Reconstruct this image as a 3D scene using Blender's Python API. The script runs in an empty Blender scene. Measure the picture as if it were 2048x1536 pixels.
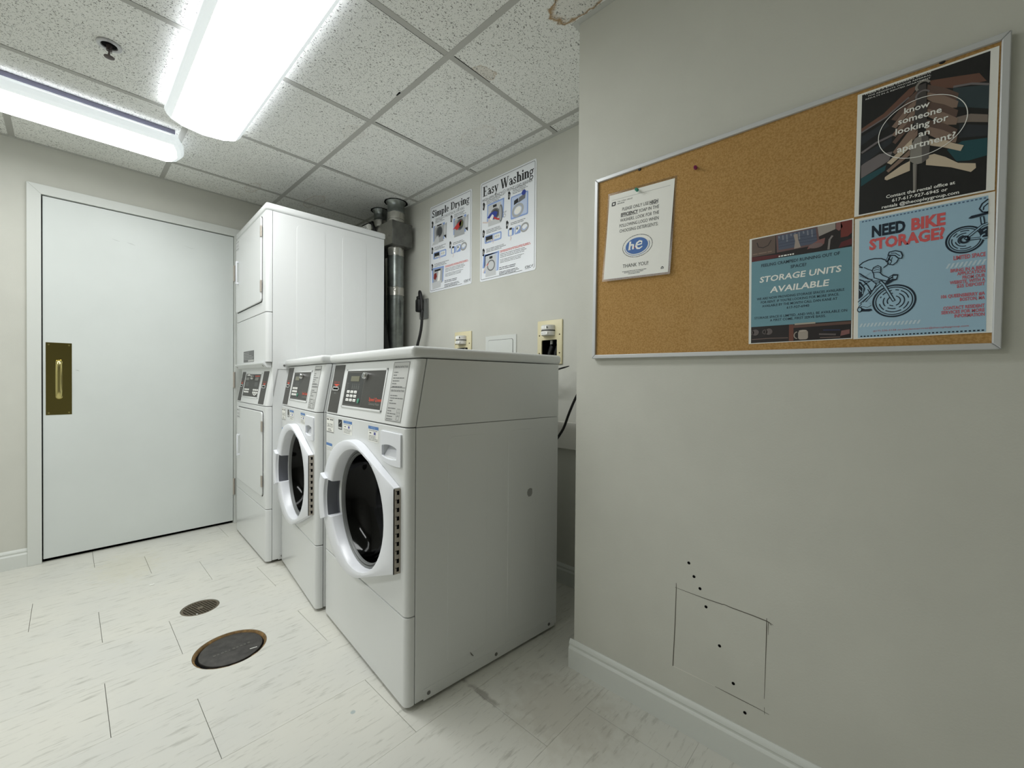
import bpy, bmesh, math, random
from mathutils import Vector, Matrix
random.seed(7)
C = bpy.context.scene.collection
SC = bpy.context.scene
pi = math.pi

# ------------------------------------------------------------------ camera, world, exposure
def make_camera():
    ya, pt, ro = math.radians(43.112), math.radians(-0.533), math.radians(0.4485)
    f = Vector((-math.sin(ya)*math.cos(pt), math.cos(ya)*math.cos(pt), math.sin(pt)))
    r = Vector((math.cos(ya), math.sin(ya), 0)); u = r.cross(f)
    r2 = r*math.cos(ro) + u*math.sin(ro); u2 = -r*math.sin(ro) + u*math.cos(ro)
    m = Matrix(((r2.x, u2.x, -f.x, 0), (r2.y, u2.y, -f.y, 0), (r2.z, u2.z, -f.z, 1.0238), (0, 0, 0, 1)))
    cd = bpy.data.cameras.new('camera'); cd.sensor_width = 36.0; cd.lens = 831.778/2048*36.0
    cd.clip_start = 0.02; cd.clip_end = 50
    co = bpy.data.objects.new('camera', cd); C.objects.link(co); co.matrix_world = m
    SC.camera = co
make_camera()
wd = bpy.data.worlds.new('world'); SC.world = wd; wd.use_nodes = True
wd.node_tree.nodes['Background'].inputs[0].default_value = (0.9, 1.0, 0.98, 1)
wd.node_tree.nodes['Background'].inputs[1].default_value = 0.0
SC.view_settings.view_transform = 'Standard'
SC.view_settings.look = 'None'
SC.view_settings.exposure = 0.33
SC.view_settings.gamma = 1.0
SC.view_settings.use_curve_mapping = False
SC.cycles.use_denoising = True
SC.cycles.max_bounces = 10
SC.cycles.diffuse_bounces = 6
SC.cycles.sample_clamp_indirect = 6.0
LENS = 15.5          # radiance of the lit diffusers of the two ceiling fixtures
LENS_DOOR = 5.6     # the older, dimmer fixture at the door wall
LENS_FILL = 15.0      # added fill light behind the viewpoint, out of view, built like the fixtures
LENS_EDGE = 0.38     # frosted margins of the same diffusers

# ------------------------------------------------------------------ materials
def lin(c):
    o = []
    for v in c[:3]:
        v /= 255.0
        o.append(v/12.92 if v <= 0.04045 else ((v+0.055)/1.055)**2.4)
    return (o[0], o[1], o[2], 1.0)
_M = {}
def mat(name, col=(200, 200, 200), rough=0.5, metal=0.0, spec=0.5, coat=0.0, noise=0.0, nscale=40.0, bump=0.0, bscale=200.0):
    if name in _M: return _M[name]
    m = bpy.data.materials.new(name); m.use_nodes = True; nt = m.node_tree
    b = nt.nodes['Principled BSDF']
    b.inputs['Base Color'].default_value = lin(col); b.inputs['Roughness'].default_value = rough
    b.inputs['Metallic'].default_value = metal; b.inputs['Specular IOR Level'].default_value = spec
    b.inputs['Coat Weight'].default_value = coat
    if noise or bump:
        tc = nt.nodes.new('ShaderNodeTexCoord')
    if noise:
        n = nt.nodes.new('ShaderNodeTexNoise'); n.inputs['Scale'].default_value = nscale; n.inputs['Detail'].default_value = 5
        nt.links.new(tc.outputs['Object'], n.inputs['Vector'])
        mx = nt.nodes.new('ShaderNodeMix'); mx.data_type = 'RGBA'
        a = lin([max(0, v*(1-noise)) for v in col]); c2 = lin([min(255, v*(1+noise)) for v in col])
        mx.inputs[6].default_value = a; mx.inputs[7].default_value = c2
        rp = nt.nodes.new('ShaderNodeMapRange'); rp.inputs[1].default_value = 0.3; rp.inputs[2].default_value = 0.7
        nt.links.new(n.outputs['Fac'], rp.inputs[0]); nt.links.new(rp.outputs[0], mx.inputs[0])
        nt.links.new(mx.outputs[2], b.inputs['Base Color'])
    if bump:
        n2 = nt.nodes.new('ShaderNodeTexNoise'); n2.inputs['Scale'].default_value = bscale; n2.inputs['Detail'].default_value = 3
        nt.links.new(tc.outputs['Object'], n2.inputs['Vector'])
        bp = nt.nodes.new('ShaderNodeBump'); bp.inputs['Strength'].default_value = bump; bp.inputs['Distance'].default_value = 0.002
        nt.links.new(n2.outputs['Fac'], bp.inputs['Height']); nt.links.new(bp.outputs[0], b.inputs['Normal'])
    _M[name] = m
    return m
def emit(name, col, strength):
    m = bpy.data.materials.new(name); m.use_nodes = True; nt = m.node_tree
    b = nt.nodes['Principled BSDF']
    b.inputs['Base Color'].default_value = lin((235, 238, 238)); b.inputs['Roughness'].default_value = 0.35
    b.inputs['Emission Color'].default_value = lin(col); b.inputs['Emission Strength'].default_value = strength
    _M[name] = m
    return m

def node(nt, t, **kw):
    n = nt.nodes.new(t)
    for k, v in kw.items(): setattr(n, k, v)
    return n
def math_n(nt, op, a, b=None, c=None):
    n = node(nt, 'ShaderNodeMath', operation=op)
    for i, v in enumerate((a, b, c)):
        if v is None: continue
        if isinstance(v, (int, float)): n.inputs[i].default_value = v
        else: nt.links.new(v, n.inputs[i])
    return n.outputs[0]
def mixc(nt, fac, a, b):
    n = node(nt, 'ShaderNodeMix', data_type='RGBA')
    for i, v in ((0, fac), (6, a), (7, b)):
        if isinstance(v, (int, float, tuple)): n.inputs[i].default_value = v
        else: nt.links.new(v, n.inputs[i])
    return n.outputs[2]
def smooth(nt, v, lo, hi, inv=False):
    n = node(nt, 'ShaderNodeMapRange', interpolation_type='SMOOTHSTEP')
    nt.links.new(v, n.inputs[0]); n.inputs[1].default_value = lo; n.inputs[2].default_value = hi
    n.inputs[3].default_value = 1.0 if inv else 0.0; n.inputs[4].default_value = 0.0 if inv else 1.0
    return n.outputs[0]
def noise_n(nt, vec, scale, detail=4, rough=0.5):
    n = node(nt, 'ShaderNodeTexNoise'); n.inputs['Scale'].default_value = scale
    n.inputs['Detail'].default_value = detail; n.inputs['Roughness'].default_value = rough
    nt.links.new(vec, n.inputs['Vector']); return n.outputs['Fac']
def scaled(nt, vec, s, off=None):
    n = node(nt, 'ShaderNodeMapping'); n.inputs['Scale'].default_value = s
    nt.links.new(vec, n.inputs['Vector'])
    if off is not None: nt.links.new(off, n.inputs['Location'])
    return n.outputs[0]
def dist2(nt, pos, cx, cy, rx, ry, wob=None, amp=0.0):
    """normalised elliptical distance of the world position from (cx, cy), roughened by noise"""
    s = node(nt, 'ShaderNodeSeparateXYZ'); nt.links.new(pos, s.inputs[0])
    dx = math_n(nt, 'DIVIDE', math_n(nt, 'SUBTRACT', s.outputs[0], cx), rx)
    dy = math_n(nt, 'DIVIDE', math_n(nt, 'SUBTRACT', s.outputs[1], cy), ry)
    d = math_n(nt, 'SQRT', math_n(nt, 'ADD', math_n(nt, 'MULTIPLY', dx, dx), math_n(nt, 'MULTIPLY', dy, dy)))
    if wob is not None:
        d = math_n(nt, 'ADD', d, math_n(nt, 'MULTIPLY', math_n(nt, 'SUBTRACT', wob, 0.5), amp))
    return d

def ceiling_tile_mat():
    m = bpy.data.materials.new('mineral_fibre_tile'); m.use_nodes = True; nt = m.node_tree; b = nt.nodes['Principled BSDF']
    geo = node(nt, 'ShaderNodeNewGeometry'); pos = geo.outputs['Position']
    n1 = noise_n(nt, scaled(nt, pos, (1.0, 0.6, 1.0)), 190, 2.0, 0.55)
    f1 = smooth(nt, n1, 0.615, 0.665)
    n2 = noise_n(nt, scaled(nt, pos, (0.6, 1.0, 1.0)), 330, 1.0, 0.5)
    f2 = smooth(nt, n2, 0.64, 0.70)
    fis = math_n(nt, 'MAXIMUM', f1, f2)
    big = noise_n(nt, pos, 2.2, 3)
    base = mixc(nt, smooth(nt, big, 0.3, 0.7), lin((229, 230, 226)), lin((236, 237, 233)))
    wob = noise_n(nt, pos, 16, 4)
    # brown water stains with dark rims
    def stain(cx, cy, rx, ry, rim, fill, amp=1.0):
        d = dist2(nt, pos, cx, cy, rx, ry, wob, amp)
        inside = smooth(nt, d, 0.92, 1.05, True)
        ring = math_n(nt, 'MULTIPLY', smooth(nt, d, 0.70, 0.95), inside)
        return math_n(nt, 'MAXIMUM', math_n(nt, 'MULTIPLY', ring, rim), math_n(nt, 'MULTIPLY', inside, fill))
    st = stain(-0.800, 1.160, 0.112, 0.062, 0.95, 0.10, 1.2)
    st = math_n(nt, 'MAXIMUM', st, stain(-1.262, 1.165, 0.035, 0.05, 0.5, 0.22, 2.2))
    st = math_n(nt, 'MAXIMUM', st, stain(-2.06, 1.0, 0.07, 0.05, 0.10, 0.05))
    st = math_n(nt, 'MAXIMUM', st, stain(-3.15, 0.835, 0.09, 0.035, 0.28, 0.05))
    st = math_n(nt, 'MAXIMUM', st, stain(-3.06, 1.20, 0.16, 0.05, 0.25, 0.07))
    st = math_n(nt, 'MAXIMUM', st, stain(-1.62, 1.45, 0.12, 0.07, 0.12, 0.04))
    col = mixc(nt, st, base, lin((160, 128, 84)))
    col = mixc(nt, math_n(nt, 'MULTIPLY', fis, 0.9), col, lin((112, 112, 107)))
    nt.links.new(col, b.inputs['Base Color'])
    b.inputs['Roughness'].default_value = 0.95; b.inputs['Specular IOR Level'].default_value = 0.1
    bp = node(nt, 'ShaderNodeBump', invert=True); bp.inputs['Strength'].default_value = 0.5; bp.inputs['Distance'].default_value = 0.002
    nt.links.new(fis, bp.inputs['Height']); nt.links.new(bp.outputs[0], b.inputs['Normal'])
    return m

def floor_tile_mat():
    m = bpy.data.materials.new('vinyl_floor_tile'); m.use_nodes = True; nt = m.node_tree; b = nt.nodes['Principled BSDF']
    geo = node(nt, 'ShaderNodeNewGeometry'); pos = geo.outputs['Position']
    oi = node(nt, 'ShaderNodeObjectInfo'); rnd = oi.outputs['Random']
    cmb = node(nt, 'ShaderNodeCombineXYZ'); nt.links.new(math_n(nt, 'MULTIPLY', rnd, 37.0), cmb.inputs[0]); nt.links.new(math_n(nt, 'MULTIPLY', rnd, 91.0), cmb.inputs[1])
    warp = noise_n(nt, pos, 5, 2)
    off = cmb.outputs[0]
    v1 = scaled(nt, pos, (56.0, 9.0, 1.0), off)
    g1 = noise_n(nt, v1, 1.0, 5, 0.62)
    v2 = scaled(nt, pos, (110.0, 13.0, 1.0), off)
    g2 = noise_n(nt, v2, 1.0, 3, 0.6)
    streak = smooth(nt, g1, 0.545, 0.70)
    fine = smooth(nt, g2, 0.58, 0.72)
    cloud = smooth(nt, noise_n(nt, pos, 3.0, 4), 0.3, 0.7)
    c = mixc(nt, cloud, lin((215, 214, 206)), lin((209, 209, 203)))
    c = mixc(nt, math_n(nt, 'MULTIPLY', rnd, 0.15), c, lin((217, 215, 202)))
    c = mixc(nt, math_n(nt, 'MULTIPLY', streak, 0.50), c, lin((158, 157, 148)))
    c = mixc(nt, math_n(nt, 'MULTIPLY', fine, 0.38), c, lin((150, 149, 141)))
    wob = noise_n(nt, pos, 30, 4)
    # stains on the floor: grime beside the washer, scuff, spots
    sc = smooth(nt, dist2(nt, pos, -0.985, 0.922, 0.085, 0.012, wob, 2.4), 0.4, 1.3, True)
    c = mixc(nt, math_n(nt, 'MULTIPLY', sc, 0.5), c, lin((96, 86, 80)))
    sc2 = smooth(nt, dist2(nt, pos, -0.75, 1.05, 0.22, 0.16, wob, 1.3), 0.4, 1.2, True)
    c = mixc(nt, math_n(nt, 'MULTIPLY', sc2, 0.22), c, lin((140, 126, 104)))
    sp = smooth(nt, dist2(nt, pos, -1.2181, 0.5977, 0.008, 0.008, wob, 0.5), 0.8, 1.1, True)
    c = mixc(nt, math_n(nt, 'MULTIPLY', sp, 0.6), c, lin((140, 162, 166)))
    gr = smooth(nt, dist2(nt, pos, -2.52, 0.80, 0.10, 0.035, wob, 1.5), 0.4, 1.2, True)
    c = mixc(nt, math_n(nt, 'MULTIPLY', gr, 0.5), c, lin((128, 122, 104)))
    yl = smooth(nt, dist2(nt, pos, -3.05, 0.22, 0.26, 0.16, wob, 1.6), 0.3, 1.2, True)
    c = mixc(nt, math_n(nt, 'MULTIPLY', yl, 0.25), c, lin((206, 200, 170)))
    nt.links.new(c, b.inputs['Base Color'])
    rg = node(nt, 'ShaderNodeMapRange'); nt.links.new(g1, rg.inputs[0]); rg.inputs[3].default_value = 0.30; rg.inputs[4].default_value = 0.50
    nt.links.new(rg.outputs[0], b.inputs['Roughness']); b.inputs['Specular IOR Level'].default_value = 0.4
    bp = node(nt, 'ShaderNodeBump'); bp.inputs['Strength'].default_value = 0.12; bp.inputs['Distance'].default_value = 0.001
    nt.links.new(g1, bp.inputs['Height']); nt.links.new(bp.outputs[0], b.inputs['Normal'])
    return m

def cork_mat():
    m = bpy.data.materials.new('cork'); m.use_nodes = True; nt = m.node_tree; b = nt.nodes['Principled BSDF']
    tc = node(nt, 'ShaderNodeTexCoord'); o = tc.outputs['Object']
    n1 = noise_n(nt, o, 260, 3, 0.6); n2 = noise_n(nt, o, 520, 2, 0.6); n3 = noise_n(nt, o, 4, 3)
    c = mixc(nt, smooth(nt, n1, 0.33, 0.66), lin((166, 128, 76)), lin((190, 152, 98)))
    c = mixc(nt, math_n(nt, 'MULTIPLY', smooth(nt, n2, 0.62, 0.72), 0.4), c, lin((92, 64, 34)))
    c = mixc(nt, math_n(nt, 'MULTIPLY', smooth(nt, n3, 0.5, 0.75), 0.25), c, lin((200, 166, 118)))
    nt.links.new(c, b.inputs['Base Color']); b.inputs['Roughness'].default_value = 0.95; b.inputs['Specular IOR Level'].default_value = 0.15
    bp = node(nt, 'ShaderNodeBump'); bp.inputs['Strength'].default_value = 0.5; bp.inputs['Distance'].default_value = 0.001
    nt.links.new(n1, bp.inputs['Height']); nt.links.new(bp.outputs[0], b.inputs['Normal'])
    return m

def glass_mat(name, tint, rough=0.03, refl=(1, 1, 1, 1)):
    m = bpy.data.materials.new(name); m.use_nodes = True; nt = m.node_tree
    for n in list(nt.nodes): nt.nodes.remove(n)
    out = node(nt, 'ShaderNodeOutputMaterial'); mx = node(nt, 'ShaderNodeMixShader'); fr = node(nt, 'ShaderNodeFresnel')
    nt.nodes.remove(fr); fr = node(nt, 'ShaderNodeMapRange')
    lw = node(nt, 'ShaderNodeLayerWeight'); lw.inputs[0].default_value = 0.5
    pw = math_n(nt, 'POWER', lw.outputs['Facing'], 5.0); nt.links.new(pw, fr.inputs[0]); fr.inputs[3].default_value = 0.045; fr.inputs[4].default_value = 0.9
    tr = node(nt, 'ShaderNodeBsdfTransparent'); tr.inputs[0].default_value = tint
    gl = node(nt, 'ShaderNodeBsdfGlossy'); gl.inputs['Roughness'].default_value = rough; gl.inputs[0].default_value = refl
    nt.links.new(fr.outputs[0], mx.inputs[0]); nt.links.new(tr.outputs[0], mx.inputs[1]); nt.links.new(gl.outputs[0], mx.inputs[2])
    nt.links.new(mx.outputs[0], out.inputs[0]); return m

WALL = mat('wall_paint', (203, 203, 195), 0.75, spec=0.25, noise=0.012, nscale=6, bump=0.12, bscale=260)
TRIM = mat('trim_paint', (214, 217, 213), 0.4, spec=0.4, bump=0.03, bscale=30)
DOORP = mat('door_paint', (214, 219, 217), 0.38, spec=0.4, noise=0.012, nscale=3, bump=0.04, bscale=14)
ENAMEL = mat('white_enamel', (222, 224, 224), 0.22, spec=0.5, bump=0.012, bscale=60)
PLASTIC = mat('white_plastic', (228, 230, 236), 0.28, spec=0.5)
TEE = mat('grid_paint', (176, 176, 171), 0.6)
ANGLE = mat('wall_angle_paint', (188, 189, 184), 0.6)
TILE = ceiling_tile_mat(); FTILE = floor_tile_mat(); CORK = cork_mat()
SUB = mat('subfloor', (96, 92, 84), 0.9)
DARK = mat('dark_gap', (14, 14, 15), 0.9, spec=0.1)
SEAM = mat('seam_shadow_gap', (60, 60, 60), 0.8)
PANELG = mat('graphite_panel', (66, 65, 62), 0.45, spec=0.4)
GREYL = mat('light_grey_label', (188, 189, 187), 0.45)
INK = mat('black_ink', (30, 30, 32), 0.6)
INKG = mat('grey_ink', (110, 112, 112), 0.6)
INKL = mat('pale_grey_ink', (165, 166, 166), 0.6)
REDI = mat('red_ink', (205, 82, 62), 0.6)
WHITEI = mat('white_ink', (244, 244, 240), 0.6)
PAPER = mat('paper', (238, 238, 233), 0.6, spec=0.3)
BLUEI = mat('blue_ink', (88, 128, 186), 0.6)
GREENB = mat('green_button', (74, 140, 116), 0.5)
LCD = mat('lcd_olive', (108, 106, 84), 0.3)
CHROME = mat('chrome', (205, 205, 205), 0.15, metal=1.0)
STEEL = mat('hinge_steel', (178, 170, 160), 0.45, metal=0.35)
GALV = mat('galvanised_steel', (138, 143, 141), 0.3, metal=0.9, noise=0.15, nscale=14)
GALVD = mat('dull_galvanised_steel', (112, 112, 108), 0.5, metal=0.7, noise=0.1, nscale=20)
FOIL = mat('foil_tape', (196, 194, 188), 0.25, metal=0.95, bump=0.9, bscale=38)
BRASS = mat('brass', (206, 194, 132), 0.16, metal=1.0, bump=0.02, bscale=25)
BRASSD = mat('polished_brass_plate', (150, 138, 84), 0.12, metal=1.0, bump=0.012, bscale=18)
RUBBER = mat('black_rubber', (22, 22, 23), 0.5)
GASKET = mat('grey_gasket', (112, 114, 114), 0.45)
DRUM = mat('drum_steel', (70, 70, 70), 0.35, metal=0.7)
IVORY = mat('ivory_plastic', (222, 213, 176), 0.4)
CASTIRON = mat('cast_iron', (66, 64, 62), 0.55, metal=0.2, noise=0.18, nscale=40, bump=0.3, bscale=160)
RUST = mat('rusty_rim', (112, 88, 54), 0.85, noise=0.25, nscale=60, bump=0.5, bscale=90)
GRATE = mat('bronze_grate', (118, 108, 92), 0.4, metal=0.6)
ALU = mat('silver_frame', (204, 206, 208), 0.35, metal=0.2)
LAMIN = glass_mat('laminate_film', (0.80, 0.80, 0.79, 1), rough=0.2)
GLASS = glass_mat('door_glass', (0.012, 0.012, 0.012, 1), rough=.07, refl=(.32, .32, .32, 1))
LIT = emit('lit_diffuser', (251, 253, 252), LENS); LITD = emit('older_lit_diffuser', (251, 253, 252), LENS_DOOR); LITFILL = emit('added_fill_diffuser', (251, 253, 252), LENS_FILL)
LITE = emit('lit_diffuser_margin', (236, 246, 250), LENS_EDGE)

# ------------------------------------------------------------------ geometry helpers
class G:
    def __init__(s): s.v = []; s.f = []; s.m = []; s.mats = []
    def mi(s, m):
        if m not in s.mats: s.mats.append(m)
        return s.mats.index(m)
    def add(s, vs, fs, m):
        o = len(s.v); k = s.mi(m); s.v += [tuple(p) for p in vs]
        for f in fs: s.f.append([i+o for i in f]); s.m.append(k)
        return s
    def box(s, x0, x1, y0, y1, z0, z1, m):
        x0, x1 = min(x0, x1), max(x0, x1); y0, y1 = min(y0, y1), max(y0, y1); z0, z1 = min(z0, z1), max(z0, z1)
        vs = [(x, y, z) for x in (x0, x1) for y in (y0, y1) for z in (z0, z1)]
        return s.add(vs, [(0, 1, 3, 2), (4, 6, 7, 5), (0, 4, 5, 1), (2, 3, 7, 6), (0, 2, 6, 4), (1, 5, 7, 3)], m)
    def prism(s, pts, a, b, m, axis='z'):
        """polygon pts extruded from a to b; axis z: pts=(x,y); y: pts=(x,z); x: pts=(y,z)"""
        def P(p, t): return {'z': (p[0], p[1], t), 'y': (p[0], t, p[1]), 'x': (t, p[0], p[1])}[axis]
        n = len(pts); area = sum(pts[i][0]*pts[(i+1) % n][1]-pts[(i+1) % n][0]*pts[i][1] for i in range(n))
        if area < 0: pts = pts[::-1]
        flip = (axis == 'y')
        if b < a: a, b = b, a
        vs = [P(p, a) for p in pts]+[P(p, b) for p in pts]
        fs = [tuple(range(n))[::-1], tuple(range(n, 2*n))]+[(i, (i+1) % n, n+(i+1) % n, n+i) for i in range(n)]
        if flip: fs = [f[::-1] for f in fs]
        return s.add(vs, fs, m)
    def loft(s, rings, m, cap0=True, cap1=True, closed=True):
        n = len(rings[0]); vs = [p for r in rings for p in r]; fs = []
        for k in range(len(rings)-1):
            for i in range(n if closed else n-1):
                j = (i+1) % n; fs.append((k*n+i, k*n+j, (k+1)*n+j, (k+1)*n+i))
        if cap0: fs.append(tuple(range(n))[::-1])
        if cap1: fs.append(tuple(range((len(rings)-1)*n, len(rings)*n)))
        return s.add(vs, fs, m)
    def lathe(s, prof, org, axis, m, n=48, cap0=False, cap1=False):
        """prof = [(radius, height)], revolved about axis through org"""
        ax = Vector(axis).normalized(); t = Vector((1, 0, 0)) if abs(ax.x) < 0.9 else Vector((0, 1, 0))
        e1 = (t-ax*t.dot(ax)).normalized(); e2 = ax.cross(e1); o = Vector(org)
        rings = [[tuple(o+ax*h+(e1*math.cos(2*pi*i/n)+e2*math.sin(2*pi*i/n))*max(r, 1e-5)) for i in range(n)] for r, h in prof]
        return s.loft(rings, m, cap0, cap1)
    def cyl(s, org, axis, r, h, m, n=24): return s.lathe([(r, 0), (r, h)], org, axis, m, n, True, True)
    def tube(s, pts, r, m, n=10):
        P = [Vector(p) for p in pts]; rings = []
        rr = r if isinstance(r, (list, tuple)) else [r]*len(P)
        ref = Vector((0, 0, 1))
        for i, p in enumerate(P):
            d = (P[min(i+1, len(P)-1)]-P[max(i-1, 0)]).normalized()
            a = d.cross(ref)
            if a.length < 0.05: a = d.cross(Vector((0, 1, 0)))
            a.normalize(); b = d.cross(a)
            rings.append([tuple(p+(a*math.cos(2*pi*k/n)+b*math.sin(2*pi*k/n))*rr[i]) for k in range(n)])
        return s.loft(rings, m)
    def rbox(s, x0, x1, y0, y1, z0, z1, r, m, seg=3, edges='all'):
        bm = bmesh.new(); bmesh.ops.create_cube(bm, size=1.0)
        for v in bm.verts: v.co = Vector(((x0+x1)/2+v.co.x*(x1-x0), (y0+y1)/2+v.co.y*(y1-y0), (z0+z1)/2+v.co.z*(z1-z0)))
        es = []
        for e in bm.edges:
            d = (e.verts[0].co-e.verts[1].co); k = 'x' if abs(d.x) > 1e-9 else 'y' if abs(d.y) > 1e-9 else 'z'
            if edges == 'all' or k in edges: es.append(e)
        bmesh.ops.bevel(bm, geom=es, offset=r, segments=seg, affect='EDGES', profile=0.5)
        bm.verts.index_update()
        s.add([v.co[:] for v in bm.verts], [[v.index for v in f.verts] for f in bm.faces], m); bm.free(); return s
    def build(s, name, parent=None, loc=None, rot=None, shade=None, bevel=0.0, seg=2):
        me = bpy.data.meshes.new(name); me.from_pydata(s.v, [], s.f)
        for m in s.mats: me.materials.append(m)
        for p, k in zip(me.polygons, s.m): p.material_index = k
        me.validate(); me.update()
        if shade or bevel:
            me.shade_smooth(); me.set_sharp_from_angle(angle=math.radians(shade or 40))
        o = bpy.data.objects.new(name, me); C.objects.link(o)
        if parent: o.parent = parent
        if loc: o.location = loc
        if rot: o.rotation_euler = rot
        if bevel: add_bevel(o, bevel, seg)
        return o
def add_bevel(o, w, seg=2):
    b = o.modifiers.new('bevel', 'BEVEL'); b.width = w; b.segments = seg; b.limit_method = 'ANGLE'
    b.angle_limit = math.radians(35); b.harden_normals = True; b.miter_outer = 'MITER_ARC'
def cut(o, cutters):
    for c in cutters:
        c.parent = o.parent
        md = o.modifiers.new('cut', 'BOOLEAN'); md.operation = 'DIFFERENCE'; md.solver = 'EXACT'; md.object = c
    bpy.context.view_layer.update()
    dg = bpy.context.evaluated_depsgraph_get(); me = bpy.data.meshes.new_from_object(o.evaluated_get(dg))
    o.modifiers.clear(); old = o.data; o.data = me; me.name = old.name
    me.shade_smooth(); me.set_sharp_from_angle(angle=math.radians(40))
    for c in cutters:
        d = c.data; bpy.data.objects.remove(c); bpy.data.meshes.remove(d)
    return o
def empty(name, label, cat, loc=(0, 0, 0), rz=0.0, group=None):
    o = bpy.data.objects.new(name, None); C.objects.link(o); o.location = loc; o.rotation_euler = (0, 0, rz)
    o.empty_display_size = 0.05
    return tag(o, label, cat, group)
def tag(o, label=None, cat=None, group=None, kind=None):
    if label: o['label'] = label
    if cat: o['category'] = cat
    if group: o['group'] = group
    if kind: o['kind'] = kind
    return o
def structure(o, label=None): return tag(o, label, None, None, 'structure')
def arc(cx, cy, r, a0, a1, n, ry=None):
    ry = ry or r
    return [(cx+r*math.cos(math.radians(a0+(a1-a0)*i/n)), cy+ry*math.sin(math.radians(a0+(a1-a0)*i/n))) for i in range(n+1)]
def rrect(x0, x1, y0, y1, r, n=5):
    return arc(x0+r, y0+r, r, 180, 270, n)+arc(x1-r, y0+r, r, 270, 360, n)+arc(x1-r, y1-r, r, 0, 90, n)+arc(x0+r, y1-r, r, 90, 180, n)

# ------------------------------------------------------------------ flat print (lettering and pictures)
_T = {}
def glyphs(s, bold):
    k = (s, round(bold, 3))
    if k in _T: return _T[k]
    cu = bpy.data.curves.new('lettering', 'FONT'); cu.body = s; cu.size = 1.0; cu.offset = bold; cu.resolution_u = 2; cu.fill_mode = 'FRONT'
    ob = bpy.data.objects.new('lettering', cu); C.objects.link(ob)
    bpy.context.view_layer.update()
    dg = bpy.context.evaluated_depsgraph_get(); ev = ob.evaluated_get(dg); me = ev.to_mesh()
    vs = [(v.co.x, v.co.y) for v in me.vertices]; fs = [tuple(p.vertices) for p in me.polygons]
    ev.to_mesh_clear(); bpy.data.objects.remove(ob); bpy.data.curves.remove(cu)
    x0 = min((v[0] for v in vs), default=0); x1 = max((v[0] for v in vs), default=1)
    _T[k] = (vs, fs, x0, x1); return _T[k]
class Art(G):
    """print on a sheet: local x right, z up, facing -y; L is the layer (0.12 mm apart)"""
    def y(s, L): return -0.00012*L
    def poly(s, pts, m, L=1):
        n = len(pts); area = sum(pts[i][0]*pts[(i+1) % n][1]-pts[(i+1) % n][0]*pts[i][1] for i in range(n))
        if area < 0: pts = pts[::-1]
        return s.add([(p[0], s.y(L), p[1]) for p in pts], [tuple(range(n))], m)
    def rect(s, x0, z0, x1, z1, m, L=1): return s.poly([(x0, z0), (x1, z0), (x1, z1), (x0, z1)], m, L)
    def ell(s, cx, cz, rx, rz, m, L=1, n=32, a0=0, a1=360, tilt=0.0):
        p = arc(0, 0, rx, a0, a1, n, rz)
        if a1-a0 == 360: p = p[:-1]
        c, q = math.cos(tilt), math.sin(tilt)
        return s.poly([(cx+a*c-b*q, cz+a*q+b*c) for a, b in p], m, L)
    def stroke(s, pts, w, m, L=1, closed=False, xmin=-9, xmax=9):
        n = len(pts); rng = range(n if closed else n-1); q = []
        def nrm(i):
            a = pts[(i-1) % n] if (closed or i > 0) else pts[i]; b = pts[(i+1) % n] if (closed or i < n-1) else pts[i]
            dx, dz = b[0]-a[0], b[1]-a[1]; l = math.hypot(dx, dz) or 1
            return (-dz/l, dx/l)
        ww = w if isinstance(w, (list, tuple)) else [w]*n
        for i in range(n):
            nx, nz = nrm(i); h = ww[i]/2
            q.append(((pts[i][0]+nx*h, pts[i][1]+nz*h), (pts[i][0]-nx*h, pts[i][1]-nz*h)))
        for i in rng:
            j = (i+1) % n
            if not (xmin <= pts[i][0] <= xmax and xmin <= pts[j][0] <= xmax): continue
            a, b = q[i]; c, d = q[j]
            vs = [(p[0], s.y(L), p[1]) for p in (b, d, c, a)]
            s.add(vs, [(0, 1, 2, 3)], m)
        return s
    def ring(s, cx, cz, r, w, m, L=1, a0=0, a1=360, n=40, rz=None, tilt=0.0, **k):
        p = arc(0, 0, r, a0, a1, n, rz or r); cl = (a1-a0 == 360)
        c, q = math.cos(tilt), math.sin(tilt); p = [(cx+a*c-b*q, cz+a*q+b*c) for a, b in p]
        return s.stroke(p[:-1] if cl else p, w, m, L, cl, **k)
    def text(s, t, x0, z, w=None, h=None, m=None, L=3, bold=0.0, shear=0.0, rot=0.0, right=None, centre=None):
        vs, fs, a, b = glyphs(t, bold); bw = max(b-a, 1e-4)
        cap = 0.695
        if w is None: sy = h/cap; sx = sy
        else: sx = w/bw; sy = (h/cap) if h else sx
        if right is not None: x0 = right-bw*sx
        if centre is not None: x0 = centre-bw*sx/2
        c, q = math.cos(rot), math.sin(rot); out = []
        for v in vs:
            px = (v[0]-a+v[1]*shear)*sx; pz = v[1]*sy
            out.append((x0+px*c-pz*q, s.y(L), z+px*q+pz*c))
        return s.add(out, fs, m)
    def fine(s, x0, z0, x1, z1, n, m, L=2, fill=0.5, ragged=0.35, word=3.2):
        """n lines of print too small to read: words as little bars"""
        lh = (z1-z0)/n; rnd = random.Random(int((x0*7+z1*13+n)*9973))
        for i in range(n):
            zb = z1-(i+1)*lh+lh*(1-fill)/2; x = x0; xe = x1-(x1-x0)*ragged*rnd.random()
            while x < xe-lh*0.3:
                wd_ = lh*(0.6+rnd.random()*word); e = min(x+wd_, xe)
                s.rect(x, zb, e, zb+lh*fill, m, L); x = e+lh*0.35
        return s
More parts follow.
